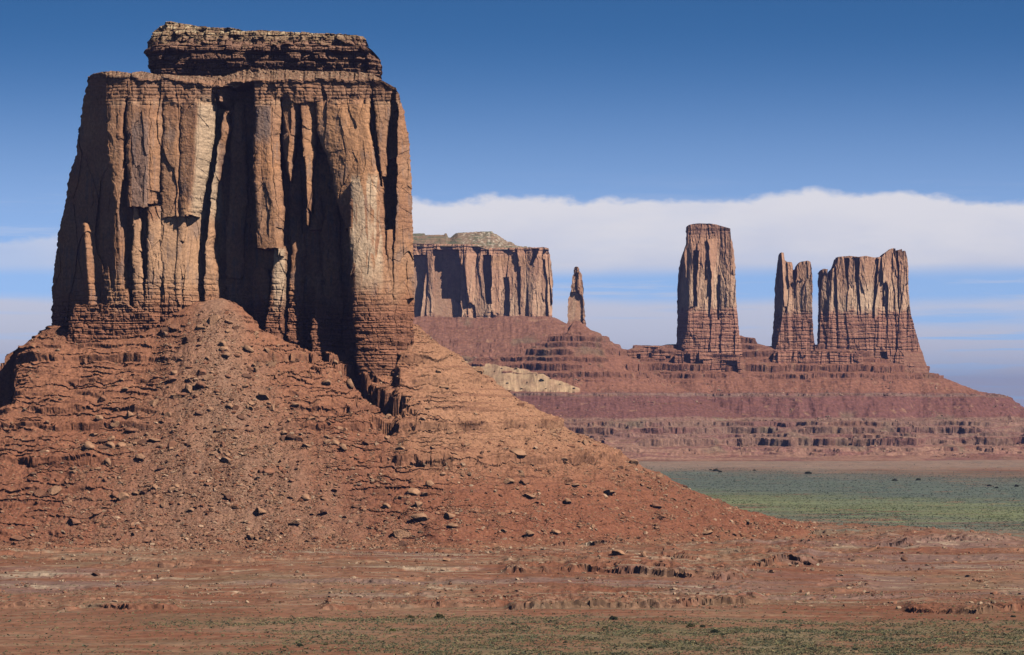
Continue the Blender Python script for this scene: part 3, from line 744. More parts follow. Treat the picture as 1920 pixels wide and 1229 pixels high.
F_TAN, F_PALE, F_BR = np.array([0.64, 0.35, 0.215], f32), np.array([0.78, 0.54, 0.36], f32), np.array([0.47, 0.245, 0.16], f32)
F_FOOT, F_DK = np.array([0.36, 0.15, 0.105], f32), np.array([0.145, 0.075, 0.058], f32)
def far_colour(px, py, mpp, seed, bed_y, top_y, pale=0.5):
    x, z = px * mpp, (HZ - py) * mpp
    n, n2 = fbm(px / 30, py / 50, 4, seed + 20), fbm(px / 8, py / 40, 4, seed + 21)
    fa, _ = facets(x, z, 16, 96, seed + 1); fb, _ = facets(x, z, 6.4, 35, seed + 2)
    c = mix(F_BR, F_TAN, np.clip(0.65 + n * 0.6 + fb * 0.25, 0, 1))
    c = mix(c, F_PALE, np.clip(pale * sstep(top_y + 10, bed_y, py) + fa * 0.25 + n2 * 0.35 - 0.1, 0, 0.85))
    c = mix(c, F_DK * 1.3, sstep(0.15, 0.5, fbm(px / 4, py / 50, 4, seed + 22) + n * 0.5) * 0.35)
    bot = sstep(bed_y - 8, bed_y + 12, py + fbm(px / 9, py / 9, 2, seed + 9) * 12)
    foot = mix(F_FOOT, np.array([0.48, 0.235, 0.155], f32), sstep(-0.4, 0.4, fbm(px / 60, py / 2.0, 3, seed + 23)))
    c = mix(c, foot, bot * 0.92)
    return (c * (1 + 0.2 * fbm(px / 1.5, py / 2.5, 3, seed + 24))[..., None]).astype(f32)

def tower(name, label, cat, Y0, xl, xr, top, bot, bed_y, seed, thick, nu, nv, parts, left=None, cols=None, plan=None, amp=5.0, w=16.0, pale=0.5, rim_y=None, tint=None, jit=1.2):
    mpp = Y0 / FPX
    def rel(px, py):
        D = far_relief(px, py, mpp, seed, bed_y, amp, w, left, rim_y)
        if plan is not None: D = D + I(px, *plan)
        return (cols(px, py, D) if cols else D).astype(f32)
    def colr(px, py, D):
        c = far_colour(px, py, mpp, seed, bed_y, min(top[1]), pale)
        return tint(px, py, c) if tint else c
    W = wall(Y0, xl, xr, top, bot, rel, colr, nu, nv, thick, plan, nb=60, seed=seed, jit=jit)
    xm = PX((xl[1][-1] + xr[1][-1]) / 2, Y0)
    root = empty(name, (xm, Y0 + thick / 2, ZY(bot, Y0)), label, cat)
    wall_parts(W, nv, parts, M_FAR, root)
    return root

# big square tower
def t_cols(px, py, D):
    q = px + fbm(px / 10, py / 25, 3, 301) * 3
    D = column(D, q, py, [462, 480, 560, 645], [1285, 1284, 1290, 1292], [1298, 1300, 1302, 1306], 1, 3)
    D = carve(D, q, py, [470, 520, 575], [1300, 1299, 1300], [1311, 1308, 1307], 12)
    D = carve(D, q, py, [516, 540, 600], [1347, 1345, 1344], [1352, 1350, 1349], 10)
    D = carve(D, q, py, [488, 526], [1321, 1323], [1327, 1326], 8)
    D = column(D, q, py, [448, 520, 590], [1327, 1334, 1332], [1352, 1345, 1343], -4, 4)
    return D
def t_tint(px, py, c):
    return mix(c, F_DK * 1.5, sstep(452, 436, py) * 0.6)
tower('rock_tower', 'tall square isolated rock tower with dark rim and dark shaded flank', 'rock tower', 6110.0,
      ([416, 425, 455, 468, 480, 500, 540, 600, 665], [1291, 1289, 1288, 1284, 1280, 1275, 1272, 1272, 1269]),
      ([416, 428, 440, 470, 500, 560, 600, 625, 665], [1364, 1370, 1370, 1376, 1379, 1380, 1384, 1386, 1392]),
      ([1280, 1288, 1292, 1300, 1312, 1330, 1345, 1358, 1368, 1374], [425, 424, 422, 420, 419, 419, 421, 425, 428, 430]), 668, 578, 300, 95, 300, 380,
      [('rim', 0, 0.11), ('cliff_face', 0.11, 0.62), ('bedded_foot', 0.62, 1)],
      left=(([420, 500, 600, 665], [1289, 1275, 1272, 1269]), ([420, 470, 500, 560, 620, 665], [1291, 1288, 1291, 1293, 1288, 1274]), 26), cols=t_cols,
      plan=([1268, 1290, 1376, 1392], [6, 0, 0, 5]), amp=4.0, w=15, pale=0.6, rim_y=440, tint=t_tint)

# twin fingers
def f_cols(px, py, D):
    q = px + fbm(px / 8, py / 25, 3, 311) * 2
    D = carve(D, q, py, [486, 520, 560], [1487, 1487, 1489], [1495, 1494, 1491], 9)
    D = column(D, q, py, [470, 520, 575], [1466, 1468, 1470], [1474, 1480, 1485], -3, 3)
    return D
tower('rock_fingers', 'narrow pair of rock fingers on one foot beside the castle like wall', 'rock fingers', 6130.0,
      ([470, 490, 500, 530, 580, 620, 655, 668], [1462.5, 1461, 1459, 1456, 1454, 1451, 1447, 1445]),
      ([470, 488, 500, 530, 580, 620, 655, 668], [1521, 1521, 1522, 1524, 1523, 1525, 1528, 1530]),
      ([1440, 1460, 1462, 1464.5, 1469.5, 1470.5, 1473, 1475, 1485, 1487, 1488, 1494, 1495, 1497, 1502, 1508, 1515, 1520, 1521.5, 1530], [520, 500, 478, 473.5, 474, 486, 489, 491, 492, 500, 525, 525, 500, 496, 491, 490, 489, 491, 500, 530]), 672, 585, 320, 42, 260, 320,
      [('finger_pair', 0, 0.55), ('bedded_foot', 0.55, 1)],
      left=(([470, 655], [1461, 1446]), ([470, 500, 560, 600, 655], [1470, 1470, 1469, 1466, 1454]), 20), cols=f_cols, amp=3.0, w=9, pale=0.55)

# long castle wall
def w_cols(px, py, D):
    q = px + fbm(px / 9, py / 25, 3, 321) * 2.5
    D = carve(D, q, py, [484, 520, 545], [1584, 1586, 1588], [1592, 1591, 1590], 14)
    D = carve(D, q, py, [483, 510, 530], [1601, 1604, 1607], [1614, 1611, 1609], 14)
    D = carve(D, q, py, [486, 520, 580], [1645, 1640, 1637], [1649, 1645, 1641], 14)
    D = carve(D, q, py, [468, 500, 580], [1681, 1682, 1684], [1684, 1686, 1687], 12)
    D = carve(D, q, py, [545, 575], [1607, 1611], [1611, 1615], 10)
    D = column(D, q, py, [484, 530, 590], [1613, 1611, 1615], [1636, 1636, 1634], -2, 1)
    D = column(D, q, py, [530, 560, 600], [1648, 1642, 1639], [1655, 1656, 1660], -3, 2)
    D = carve(D, q, py, [534, 575], [1655, 1654], [1660, 1659], 9)
    D = column(D, q, py, [660, 700], [1655, 1655], [1745, 1745], -6, -2)
    D = carve(D, q, py, [660, 672, 700], [1648, 1652, 1666], [1662, 1664, 1670], 8)
    return D
def w_tint(px, py, c):
    p = sstep(1608, 1616, px) * sstep(1642, 1634, px) * sstep(525, 545, py) * sstep(592, 575, py)
    return mix(mix(c, F_PALE * 1.05, p * 0.6), F_DK * 1.4, sstep(1676, 1680, px) * sstep(486, 476, py) * 0.6)
tower('castle_wall_butte', 'broad battlement topped rock wall with pale pillared face at far right', 'butte', 6150.0,
      ([464, 500, 510, 530, 554, 600, 647, 705], [1545, 1540, 1537, 1535, 1536, 1535, 1533, 1531]),
      ([464, 472, 486, 554, 588, 620, 645, 670, 705], [1699, 1701, 1702.5, 1705, 1708, 1716, 1723, 1731, 1742]),
      ([1530, 1540, 1542, 1546, 1551, 1552.5, 1557, 1558.5, 1566, 1570, 1572, 1593, 1610, 1625, 1640, 1655, 1661, 1666, 1672, 1675, 1680, 1681, 1684, 1685, 1692, 1693.5, 1694.5, 1696, 1699, 1702, 1706], [520, 509, 506, 504, 505, 519, 527, 509, 501, 490, 482, 480, 482, 480, 483, 482, 474, 471, 466.5, 465.5, 466, 482, 482, 469, 467, 475, 475, 470, 471, 486, 500]), 712, 582, 330, 70, 460, 420,
      [('cliff_face', 0, 0.5), ('bedded_foot', 0.5, 1)],
      left=(([470, 705], [1536, 1531]), ([470, 560, 640, 705], [1543, 1541, 1536, 1532]), 10), cols=w_cols, plan=([1530, 1560, 1690, 1745], [4, 0, 0, 10]), amp=4.5, w=14, pale=0.75, tint=w_tint)

# bedded shelves that stand out of the slope
tower('rock_shelf', 'low bedded cliff shelf on the skyline between the pinnacle cone and the square tower', 'rock shelf', 6085.0,
      ([640, 660, 715], [1180, 1176, 1172]), ([640, 660, 715], [1256, 1258, 1262]),
      ([1165, 1178, 1182, 1205, 1210, 1236, 1240, 1270], [662, 659, 656, 654, 650, 650, 655, 657]), 716, 640, 400, 40, 260, 140,
      [('upper_beds', 0, 0.45), ('lower_beds', 0.45, 1)], jit=1.0, cols=lambda px, py, D: carve(carve(carve(D, px, py, [664, 716], [1194, 1192], [1201, 1200], 9), px, py, [662, 716], [1216, 1216], [1222, 1223], 7), px, py, [668, 716], [1248, 1249], [1257, 1258], 10))
tower('bedded_bench', 'broken bedded bench in the slope right under the square tower', 'rock bench', 6070.0,
      ([650, 705], [1268, 1262]), ([650, 705], [1386, 1392]),
      ([1255, 1270, 1290, 1330, 1360, 1395], [668, 663, 660, 661, 664, 668]), 700, 640, 410, 45, 300, 110,
      [('upper_beds', 0, 0.4), ('lower_beds', 0.4, 1)], jit=1.0, cols=lambda px, py, D: carve(carve(carve(D, px, py, [664, 706], [1282, 1280], [1294, 1296], 10), px, py, [676, 706], [1304, 1302], [1318, 1320], 10), px, py, [676, 706], [1362, 1358], [1382, 1384], 11))
tower('bedded_terrace', 'long low bedded terrace under the twin fingers and the castle wall', 'rock bench', 6095.0,
      ([650, 712], [1452, 1446]), ([650, 712], [1616, 1622]),
      ([1440, 1460, 1500, 1560, 1600, 1630], [664, 660, 658, 659, 662, 668]), 706, 640, 420, 50, 360, 120,
      [('upper_beds', 0, 0.4), ('lower_beds', 0.4, 1)], jit=1.0)

# slender pinnacle on its cone
def s_cols(px, py, D):
    q = px + fbm(px / 6, py / 20, 3, 331) * 1.5
    D = carve(D, q, py, [512, 518, 524], [1078, 1078, 1078], [1085, 1085, 1085], 3)
    D = carve(D, q, py, [548, 556, 625], [1066, 1067, 1060], [1084, 1092, 1094], 7)
    return D
tower('rock_pinnacle', 'slender solitary rock pinnacle rising from a stepped cone', 'pinnacle', 5985.0,
      ([498, 508, 513, 517, 524, 531, 536, 553, 560, 576, 595, 625], [1077, 1076, 1077.5, 1074.5, 1074, 1072.5, 1071, 1069.5, 1066, 1064, 1065, 1063]),
      ([498, 504, 510, 516, 524, 542, 550, 580, 625], [1086, 1088, 1087, 1091, 1090.5, 1094, 1093, 1096, 1100]),
      ([1060, 1066, 1075, 1077, 1080, 1085, 1087, 1090, 1096], [560, 545, 515, 502, 500, 500.5, 503, 514, 560]), 628, 600, 340, 16, 110, 300,
      [('head', 0, 0.2), ('shaft', 0.2, 1)], amp=2.2, w=6, pale=0.35, jit=2.4, plan=([1062, 1068, 1086, 1097], [8, 3, 0, 5]), cols=s_cols)

# mesa behind
def m_cols(px, py, D):
    q = px + fbm(px / 14, py / 40, 3, 341) * 4
    D = D + 3
    D = carve(D, q, py, [468, 500, 604], [812, 812, 815], [860, 862, 866], 34)
    D = carve(D, q, py, [478, 604], [640, 640], [798, 800], 20)
    D = column(D, q, py, [480, 500, 604], [800, 800, 786], [814, 814, 812], 4, 12)
    D = column(D, q, py, [560, 575, 604], [800, 790, 784], [850, 868, 870], 20, 20)
    D = carve(D, q, py, [478, 520, 570], [905, 906, 912], [920, 922, 922], 20)
    D = carve(D, q, py, [520, 545, 604], [944, 946, 936], [954, 955, 956], 14)
    D = carve(D, q, py, [486, 530, 604], [1018, 1020, 1024], [1021, 1026, 1029], 16)
    D = carve(D, q, py, [466, 480, 498], [1000, 998, 992], [1012, 1006, 998], 14)
    D = carve(D, q, py, [500, 540, 590], [972, 972, 972], [977, 976, 975], 10)
    return D
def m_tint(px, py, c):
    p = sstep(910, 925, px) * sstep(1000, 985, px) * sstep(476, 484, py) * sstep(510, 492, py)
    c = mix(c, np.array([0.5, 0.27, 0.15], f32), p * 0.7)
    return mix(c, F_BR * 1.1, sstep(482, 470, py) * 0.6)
Y0M = 6760.0
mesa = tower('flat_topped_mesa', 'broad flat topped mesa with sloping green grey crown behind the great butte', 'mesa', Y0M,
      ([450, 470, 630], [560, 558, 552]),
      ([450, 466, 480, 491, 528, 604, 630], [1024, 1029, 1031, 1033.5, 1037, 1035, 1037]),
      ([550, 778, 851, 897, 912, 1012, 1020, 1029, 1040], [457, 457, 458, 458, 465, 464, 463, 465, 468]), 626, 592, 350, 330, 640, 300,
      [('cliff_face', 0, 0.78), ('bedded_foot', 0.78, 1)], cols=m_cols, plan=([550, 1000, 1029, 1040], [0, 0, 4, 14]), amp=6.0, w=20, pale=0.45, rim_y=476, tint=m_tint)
# its sloping crown
mx_ = np.linspace(PX(540, Y0M), PX(1028, Y0M), 420, dtype=f32)[None, :]; my_ = np.linspace(Y0M + 2, Y0M + 320, 150, dtype=f32)[:, None]
MX, MY = np.broadcast_arrays(mx_, my_); MX, MY = MX.astype(f32), MY.astype(f32)
mp = MX / Y0M * FPX + 960
crest = I(mp, [540, 778, 836, 839, 843, 858, 922, 940, 970, 1000, 1018, 1028], [436, 434, 434, 441, 441, 430, 428.5, 440, 455, 461, 464, 466])
rimy = I(mp, [540, 851, 897, 912, 1028], [459, 460, 460, 466, 466])
tt = np.clip((MY - Y0M - 2) / 70, 0, 1)
cz = rimy + (crest - rimy) * tt
MZ = CAMZ + (HZ - cz) / FPX * Y0M - 2
MZ = MZ + (fbm(MX / 9, MY / 9, 4, 360) * 1.3 + (beds(MX, MZ, 6, 26, 361)[0] - 0.5) * 4.0) * sstep(0, 0.2, tt)
MZ = MZ - 30 * sstep(Y0M + 250, Y0M + 320, MY)
mc = mix(np.array([0.25, 0.17, 0.11], f32), np.array([0.15, 0.15, 0.09], f32), sstep(-0.2, 0.3, fbm(MX / 20, MY / 20, 4, 362)))
mc = mix(mc, np.array([0.34, 0.22, 0.15], f32), sstep(0.0, 0.3, fbm(MX / 60, MZ / 3.0, 3, 364)) * 0.8)
mc = mix(mc, np.array([0.66, 0.56, 0.44], f32), sstep(0.08, 0.35, fbm(MX / 7, MY / 5, 3, 363)) * sstep(PX(850, Y0M), PX(880, Y0M), MX) * 0.85)
grid_obj('crown_slope', MX, MY, MZ, mc, M_FAR, mesa)

# =========================================================================== BOULDERS AND SCREE
def bil(xs_, ys_, Zg, x, y):
    i = np.clip(np.searchsorted(xs_, x) - 1, 0, len(xs_) - 2); j = np.clip(np.searchsorted(ys_, y) - 1, 0, len(ys_) - 2)
    tx = (x - xs_[i]) / (xs_[i + 1] - xs_[i]); ty = (y - ys_[j]) / (ys_[j + 1] - ys_[j])
    return (Zg[j, i] * (1 - tx) + Zg[j, i + 1] * tx) * (1 - ty) + (Zg[j + 1, i] * (1 - tx) + Zg[j + 1, i + 1] * tx) * ty
t_xs, t_ys = TX[0].copy(), TY[:, 0].copy()
def surf(x, y):
    """height of whatever ground is on top: talus or plain"""
    zt = bil(t_xs, t_ys, TZ, np.clip(x, t_xs[0], t_xs[-1]), np.clip(y, t_ys[0], t_ys[-1]))
    zt = np.where((y < t_ys[0]) | (y > t_ys[-1]), -50, zt)
    return np.maximum(zt, ground_height(np.asarray(x, f32), np.asarray(y, f32)))

def ico(sub):
    t = (1 + 5 ** 0.5) / 2
    v = [np.array(p, float) / np.hypot(1, t) for p in [(-1, t, 0), (1, t, 0), (-1, -t, 0), (1, -t, 0), (0, -1, t), (0, 1, t), (0, -1, -t), (0, 1, -t), (t, 0, -1), (t, 0, 1), (-t, 0, -1), (-t, 0, 1)]]
    f = [(0, 11, 5), (0, 5, 1), (0, 1, 7), (0, 7, 10), (0, 10, 11), (1, 5, 9), (5, 11, 4), (11, 10, 2), (10, 7, 6), (7, 1, 8), (3, 9, 4), (3, 4, 2), (3, 2, 6), (3, 6, 8), (3, 8, 9), (4, 9, 5), (2, 4, 11), (6, 2, 10), (8, 6, 7), (9, 8, 1)]
    for _ in range(sub):
        c, nf = {}, []
        def mid(a, b):
            k = (min(a, b), max(a, b))
            if k not in c:
                m = v[a] + v[b]; v.append(m / np.linalg.norm(m)); c[k] = len(v) - 1
            return c[k]
        for a, b, d in f:
            ab, bd, da = mid(a, b), mid(b, d), mid(d, a)
            nf += [(a, ab, da), (b, bd, ab), (d, da, bd), (ab, bd, da)]
        f = nf
    return np.array(v, f32), np.array(f, np.int32)

def rock_shape(sub, seed, flat=1.0, cuts=7):
    """a broken stone: a sphere cut by random planes, then roughened"""
    r = np.random.RandomState(seed)
    v, f = ico(sub)
    v = v.copy()
    for _ in range(cuts):
        n = r.normal(size=3); n /= np.linalg.norm(n); d = r.uniform(0.32, 0.78)
        s = v @ n - d
        v = v - np.outer(np.clip(s, 0, None), n)
    v = v * np.array([r.uniform(0.85, 1.2), r.uniform(0.8, 1.1), flat * r.uniform(0.8, 1.1)])
    v = v + (r.rand(*v.shape) - 0.5) * (0.05 if sub > 1 else 0.12)
    return v.astype(f32), f

# --- pick the places
def hit(px, py):
    """where the sight line through a photo point meets the slope (real ground position)"""
    Y = np.arange(1180, 2330, 0.7, dtype=f32)
    x, z = (px - 960) / FPX * Y, CAMZ + (HZ - py) / FPX * Y
    k = np.nonzero(surf(x, Y) >= z)[0]
    if len(k) == 0: return None
    return float(x[k[0]]), float(Y[k[0]])

# notable stones: photo point of the base, width in photo px, height ratio, tone, label
NOTABLE = [
 (400, 606, 26, 1.35, 'tan', 'tall upright tan boulder at the head of the grey scree fan'),
 (349, 643, 24, 0.75, 'dark', 'pointed dark boulder high on the scree fan, below the upright tan boulder'),
 (423, 657, 24, 0.6, 'tan', 'smooth pale tan slab high on the scree fan, below the upright tan boulder'),
 (362, 712, 24, 0.65, 'tan', 'flat topped tan boulder below the pointed dark boulder on the upper fan'),
 (320, 718, 24, 0.8, 'red', 'reddish blocky boulder beside the flat topped tan boulder'),
 (234, 734, 17, 0.7, 'tan', 'small bright tan boulder alone on the upper red slope under the dark corner'),
 (493, 748, 32, 0.6, 'tan', 'large tan boulder alone in the middle of the upper grey scree'),
 (552, 764, 20, 0.6, 'tan', 'tan angular boulder near the edge of the fan below the third rock column'),
 (265, 863, 29, 0.7, 'tan', 'rounded tan boulder sitting on the long dark ledge'),
 (292, 828, 26, 0.5, 'tan', 'flat tan slab just above the rounded boulder on the dark ledge'),
 (216, 800, 22, 0.6, 'tan', 'low tan block uphill of the rounded boulder on the dark ledge'),
 (80, 933, 36, 0.75, 'red', 'big reddish tilted boulder in a leaning pair near the frame edge'),
 (103, 926, 25, 1.2, 'tan', 'upright pale partner of the big reddish tilted boulder'),
 (135, 984, 34, 0.55, 'red', 'wide low boulder with deep shadow below the leaning pair'),
 (180, 966, 26, 0.6, 'red', 'red brown block uphill of the wide low shadowed boulder'),
 (36, 1012, 28, 0.6, 'red', 'red low boulder by the lower frame edge under the leaning pair'),
 (40, 1046, 26, 0.6, 'red', 'red boulder at the very foot of the slope by the frame edge'),
 (267, 928, 22, 0.7, 'dark', 'dark boulder beside the red sandy cone on the lower slope'),
 (430, 935, 22, 0.7, 'dark', 'dark block at the lower edge of the grey scree tongue'),
 (485, 963, 30, 0.6, 'tan', 'broad tan boulder below the grey scree tongue'),
 (552, 985, 32, 0.6, 'tan', 'tan slab with dark shadow on the lowest scree'),
 (606, 966, 22, 0.85, 'dark', 'dark rounded boulder uphill of the tan slab on the lowest scree'),
 (588, 1034, 22, 0.6, 'tan', 'pale flat boulder at the toe of the slope below the grey scree'),
 (784, 977, 34, 0.8, 'tan', 'large rounded tan boulder, upper one of the two biggest'),
 (754, 1006, 36, 0.85, 'tan', 'large egg shaped tan boulder casting a long shadow, lower one of the two biggest'),
 (840, 972, 26, 0.65, 'tan', 'tan block beside the two biggest round boulders'),
 (848, 988, 22, 0.6, 'tan', 'second tan block just below its twin beside the biggest boulders'),
 (838, 1052, 17, 0.9, 'tan', 'round tan boulder alone on the flat ground at the toe'),
 (974, 858, 34, 0.5, 'tan', 'long tan slab with dark underside above the shadowed cliff band'),
 (955, 908, 24, 0.6, 'tan', 'tan boulder just below the shadowed cliff band'),
 (994, 934, 24, 0.65, 'tan', 'rounded tan boulder on the lower dark ledge'),
 (776, 928, 30, 0.7, 'tan', 'tan boulder at the centre of the clustered pale blocks'),
 (808, 912, 24, 0.9, 'tan', 'steep pale block topping the cluster of pale blocks'),
 (795, 932, 20, 0.8, 'tan', 'small pale block at the lower edge of the cluster'),
 (992, 1004, 22, 0.8, 'tan', 'pale pitted boulder low on the slope above the sandy bank'),
 (1046, 1002, 24, 0.6, 'tan', 'pale cracked slab pair piece low on the outer slope'),
 (930, 1030, 22, 0.5, 'tan', 'flat pale stone at the toe near the egg shaped boulder'),
 (1160, 1040, 30, 0.55, 'tan', 'large smooth orange slab at the toe of the outer slope'),
 (1208, 1044, 15, 1.2, 'tan', 'small upright stone beside the smooth orange slab'),
 (1140, 928, 28, 0.55, 'tan', 'tan boulder on the outer slope under the end of the long ledge'),
 (1228, 952, 26, 0.6, 'red', 'reddish boulder on the skyline slope facing the green plain'),
 (1240, 974, 24, 0.6, 'red', 'red slab just below the reddish skyline boulder'),
 (1446, 1074, 14, 0.9, 'tan', 'round stone below the broken bank at the end of the toe'),
 (1532, 1060, 8, 0.8, 'pale', 'tiny white stone on the bare ground past the toe'),
 (1697, 1052, 18, 0.9, 'dark', 'dark block under the broken bank on the plain'),
 (182, 1080, 18, 0.8, 'dark', 'dark clump of rock on the flat below the toe road'),
]
TONES = {'tan': (0.41, 0.225, 0.135), 'red': (0.31, 0.145, 0.088), 'dark': (0.17, 0.085, 0.055), 'pale': (0.62, 0.50, 0.36)}
TONEMAT = {k: material('boulder_' + k, 0.8, 0.3, 0.35, 0.9, base=v) for k, v in TONES.items()}
SHAPES = {}
for t in TONES:
    for s in range(6):
        v, fc_ = rock_shape(3 if s < 3 else 2, 500 + s, 0.8)
        o = mesh_obj('boulder_shape', v, fc_, None, TONEMAT[t])
        SHAPES[t, s] = o.data
        bpy.data.objects.remove(o)

BOULDERS = []      # (x, y, halfwidth, ratio, tone, px, py)
def put_boulder(x, y, hw, ratio, tone, label, group=None, rs=None):
    z = float(surf(np.array([x]), np.array([y]))[0])
    o = bpy.data.objects.new('boulder', SHAPES[tone, (rs if rs is not None else random.randrange(6))])
    o.scale = (hw, hw * random.uniform(0.75, 1.0), hw * ratio / 0.8)
    o.rotation_euler = (random.uniform(-.25, .25), random.uniform(-.25, .25), random.uniform(0, 6.28))
    o.location = (x, y, z + hw * ratio * 0.45)
    C.objects.link(o)
    tag(o, label, 'boulder', group)
    BOULDERS.append((x, y, hw))
    return o
for i, (bx, by, w, ratio, tone, lab) in enumerate(NOTABLE):
    p = hit(bx, by)
    if p is None: continue
    put_boulder(p[0], p[1], w * 0.5 * p[1] / FPX, ratio, tone, lab, None, i % 3)

# scree, density from the fan and the lower slope
def candidates(n, seed):
    r = np.random.RandomState(seed)
    x = r.uniform(-345, 255, n).astype(f32); y = r.uniform(1862, 2225, n).astype(f32)
    d = box_dist(x, y); fan = fan_mask(x, y, d) * sstep(300, 200, d)
    px = x / y * FPX + 960
    dens = 0.06 + 0.75 * fan + 0.35 * sstep(0.15, 0.4, fbm(x / 9, y / 60, 3, 402)) + 0.42 * sstep(0.0, 0.4, fbm(x / 26, y / 26, 3, 400)) * sstep(60, 130, d) + 0.3 * sstep(0.1, 0.4, fbm(x / 50, y / 16, 3, 401))
    right = sstep(-70, -40, x) * sstep(150, 80, d)
    dens = dens * (1 - 0.7 * right) * (0.35 + 0.65 * sstep(-0.2, 0.15, fbm(x / 16, y / 30, 3, 403))) * sstep(270, 215, d) * sstep(-1, 6, d)
    left = sstep(-235, -265, x) * sstep(140, 80, d)
    dens = dens * (1 - 0.7 * left)
    k = r.rand(n) < dens
    return x[k], y[k], fan[k], d[k]

def scatter(name, x, y, size, cols, shapes, m, sink=0.3, flat=(0.5, 0.9), seed=1, zoff=None):
    r = np.random.RandomState(seed)
    z = surf(x, y) if zoff is None else zoff
    Vs, Fs, Cs, base = [], [], [], 0
    sh = r.randint(0, len(shapes), len(x))
    for s, (v, f) in enumerate(shapes):
        k = np.nonzero(sh == s)[0]
        if not len(k): continue
        a = r.uniform(0, 6.283, len(k)).astype(f32); ca, sa = np.cos(a), np.sin(a)
        tl = r.uniform(-0.5, 0.5, len(k)).astype(f32)
        sx = size[k] * r.uniform(0.8, 1.25, len(k)); sy = size[k] * r.uniform(0.7, 1.1, len(k)); sz = size[k] * r.uniform(flat[0], flat[1], len(k))
        vx, vy, vz = v[None, :, 0] * sx[:, None], v[None, :, 1] * sy[:, None], v[None, :, 2] * sz[:, None]
        vx, vz = vx * np.cos(tl)[:, None] - vz * np.sin(tl)[:, None], vx * np.sin(tl)[:, None] + vz * np.cos(tl)[:, None]
        X = x[k][:, None] + vx * ca[:, None] - vy * sa[:, None]; Y = y[k][:, None] + vx * sa[:, None] + vy * ca[:, None]
        Z = (z[k] + sz * (1 - 2 * sink) * 0.5)[:, None] + vz
        Vs.append(np.stack([X, Y, Z], -1).reshape(-1, 3))
        Fs.append((f[None] + (np.arange(len(k)) * len(v))[:, None, None] + base).reshape(-1, f.shape[1]))
        Cs.append(np.repeat(cols[k], len(v), axis=0))
        base += len(k) * len(v)
    return mesh_obj(name, np.concatenate(Vs), np.concatenate(Fs), np.concatenate(Cs), m)

x, y, fan, d = candidates(520000, 11)
n = len(x)
r = np.random.RandomState(5)
size = (0.30 * (1 - r.rand(n)) ** (-0.42)).clip(0, 2.2).astype(f32)
tn = r.rand(n)
cols = np.where((tn < 0.55)[:, None], np.array([[0.36, 0.19, 0.115]], f32), np.where((tn < 0.8)[:, None], np.array([[0.30, 0.125, 0.07]], f32), np.array([[0.46, 0.29, 0.19]], f32)))
cols = cols * r.uniform(0.55, 1.2, (n, 1)).astype(f32)
big = np.zeros(n, bool); big[np.argsort(-size * (0.5 + 0.5 * r.rand(n)) * (np.abs(x / y) < 0.148) * (0.7 + 0.3 * sstep(200, 60, d)))[:270]] = True
S1 = [rock_shape(0, 600 + i, 0.75, 4) for i in range(4)] + [rock_shape(1, 620 + i, 0.7, 11) for i in range(5)]
so = scatter('scree', x[~big], y[~big], size[~big], cols[~big].astype(f32), S1, M_ROCK, seed=3)
tag(so, kind='stuff')
BIG = np.stack([x[big], y[big], size[big]], -1)

# the largest of the scattered stones are boulders of their own, each told apart by its neighbours
LM = []            # landmarks: (px, py, phrase)
for (bx, by, w, ratio, tone, lab) in NOTABLE:
    LM.append((bx, by, lab))
SHORT = ['the upright tan boulder at the fan head', 'the pointed dark boulder', 'the smooth pale slab on the upper fan', 'the flat topped tan boulder', 'the reddish blocky boulder', 'the lone bright boulder of the red slope', 'the large lone scree boulder', 'the angular boulder under the third column', 'the rounded ledge boulder', 'the flat slab above the dark ledge', 'the low tan block of the ledge', 'the tilted reddish boulder', 'the upright pale partner boulder', 'the wide low shadowed boulder', 'the red brown block', 'the red frame edge boulder', 'the red foot boulder', 'the dark boulder by the red cone', 'the dark block by the grey tongue', 'the broad tan boulder under the tongue', 'the shadowed slab of the lowest scree', 'the dark rounded boulder', 'the pale flat toe boulder', 'the upper biggest boulder', 'the egg shaped biggest boulder', 'the tan block by the biggest boulders', 'the twin tan block', 'the lone round toe boulder', 'the long dark sided slab', 'the boulder under the cliff band', 'the rounded lower ledge boulder', 'the central cluster boulder', 'the steep cluster block', 'the small cluster block', 'the pale pitted boulder', 'the pale cracked slab', 'the flat pale toe stone', 'the smooth orange slab', 'the small upright toe stone', 'the outer ledge boulder', 'the reddish skyline boulder', 'the red skyline slab', 'the round stone by the broken bank', 'the tiny white stone', 'the dark plain block', 'the dark flat clump']
def where(dx, dy):
    a = math.degrees(math.atan2(dy, dx)) % 360
    return ['to the right of', 'down and right of', 'below', 'down and left of', 'to the left of', 'up and left of', 'above', 'up and right of'][int((a + 22.5) // 45) % 8]
used = set()
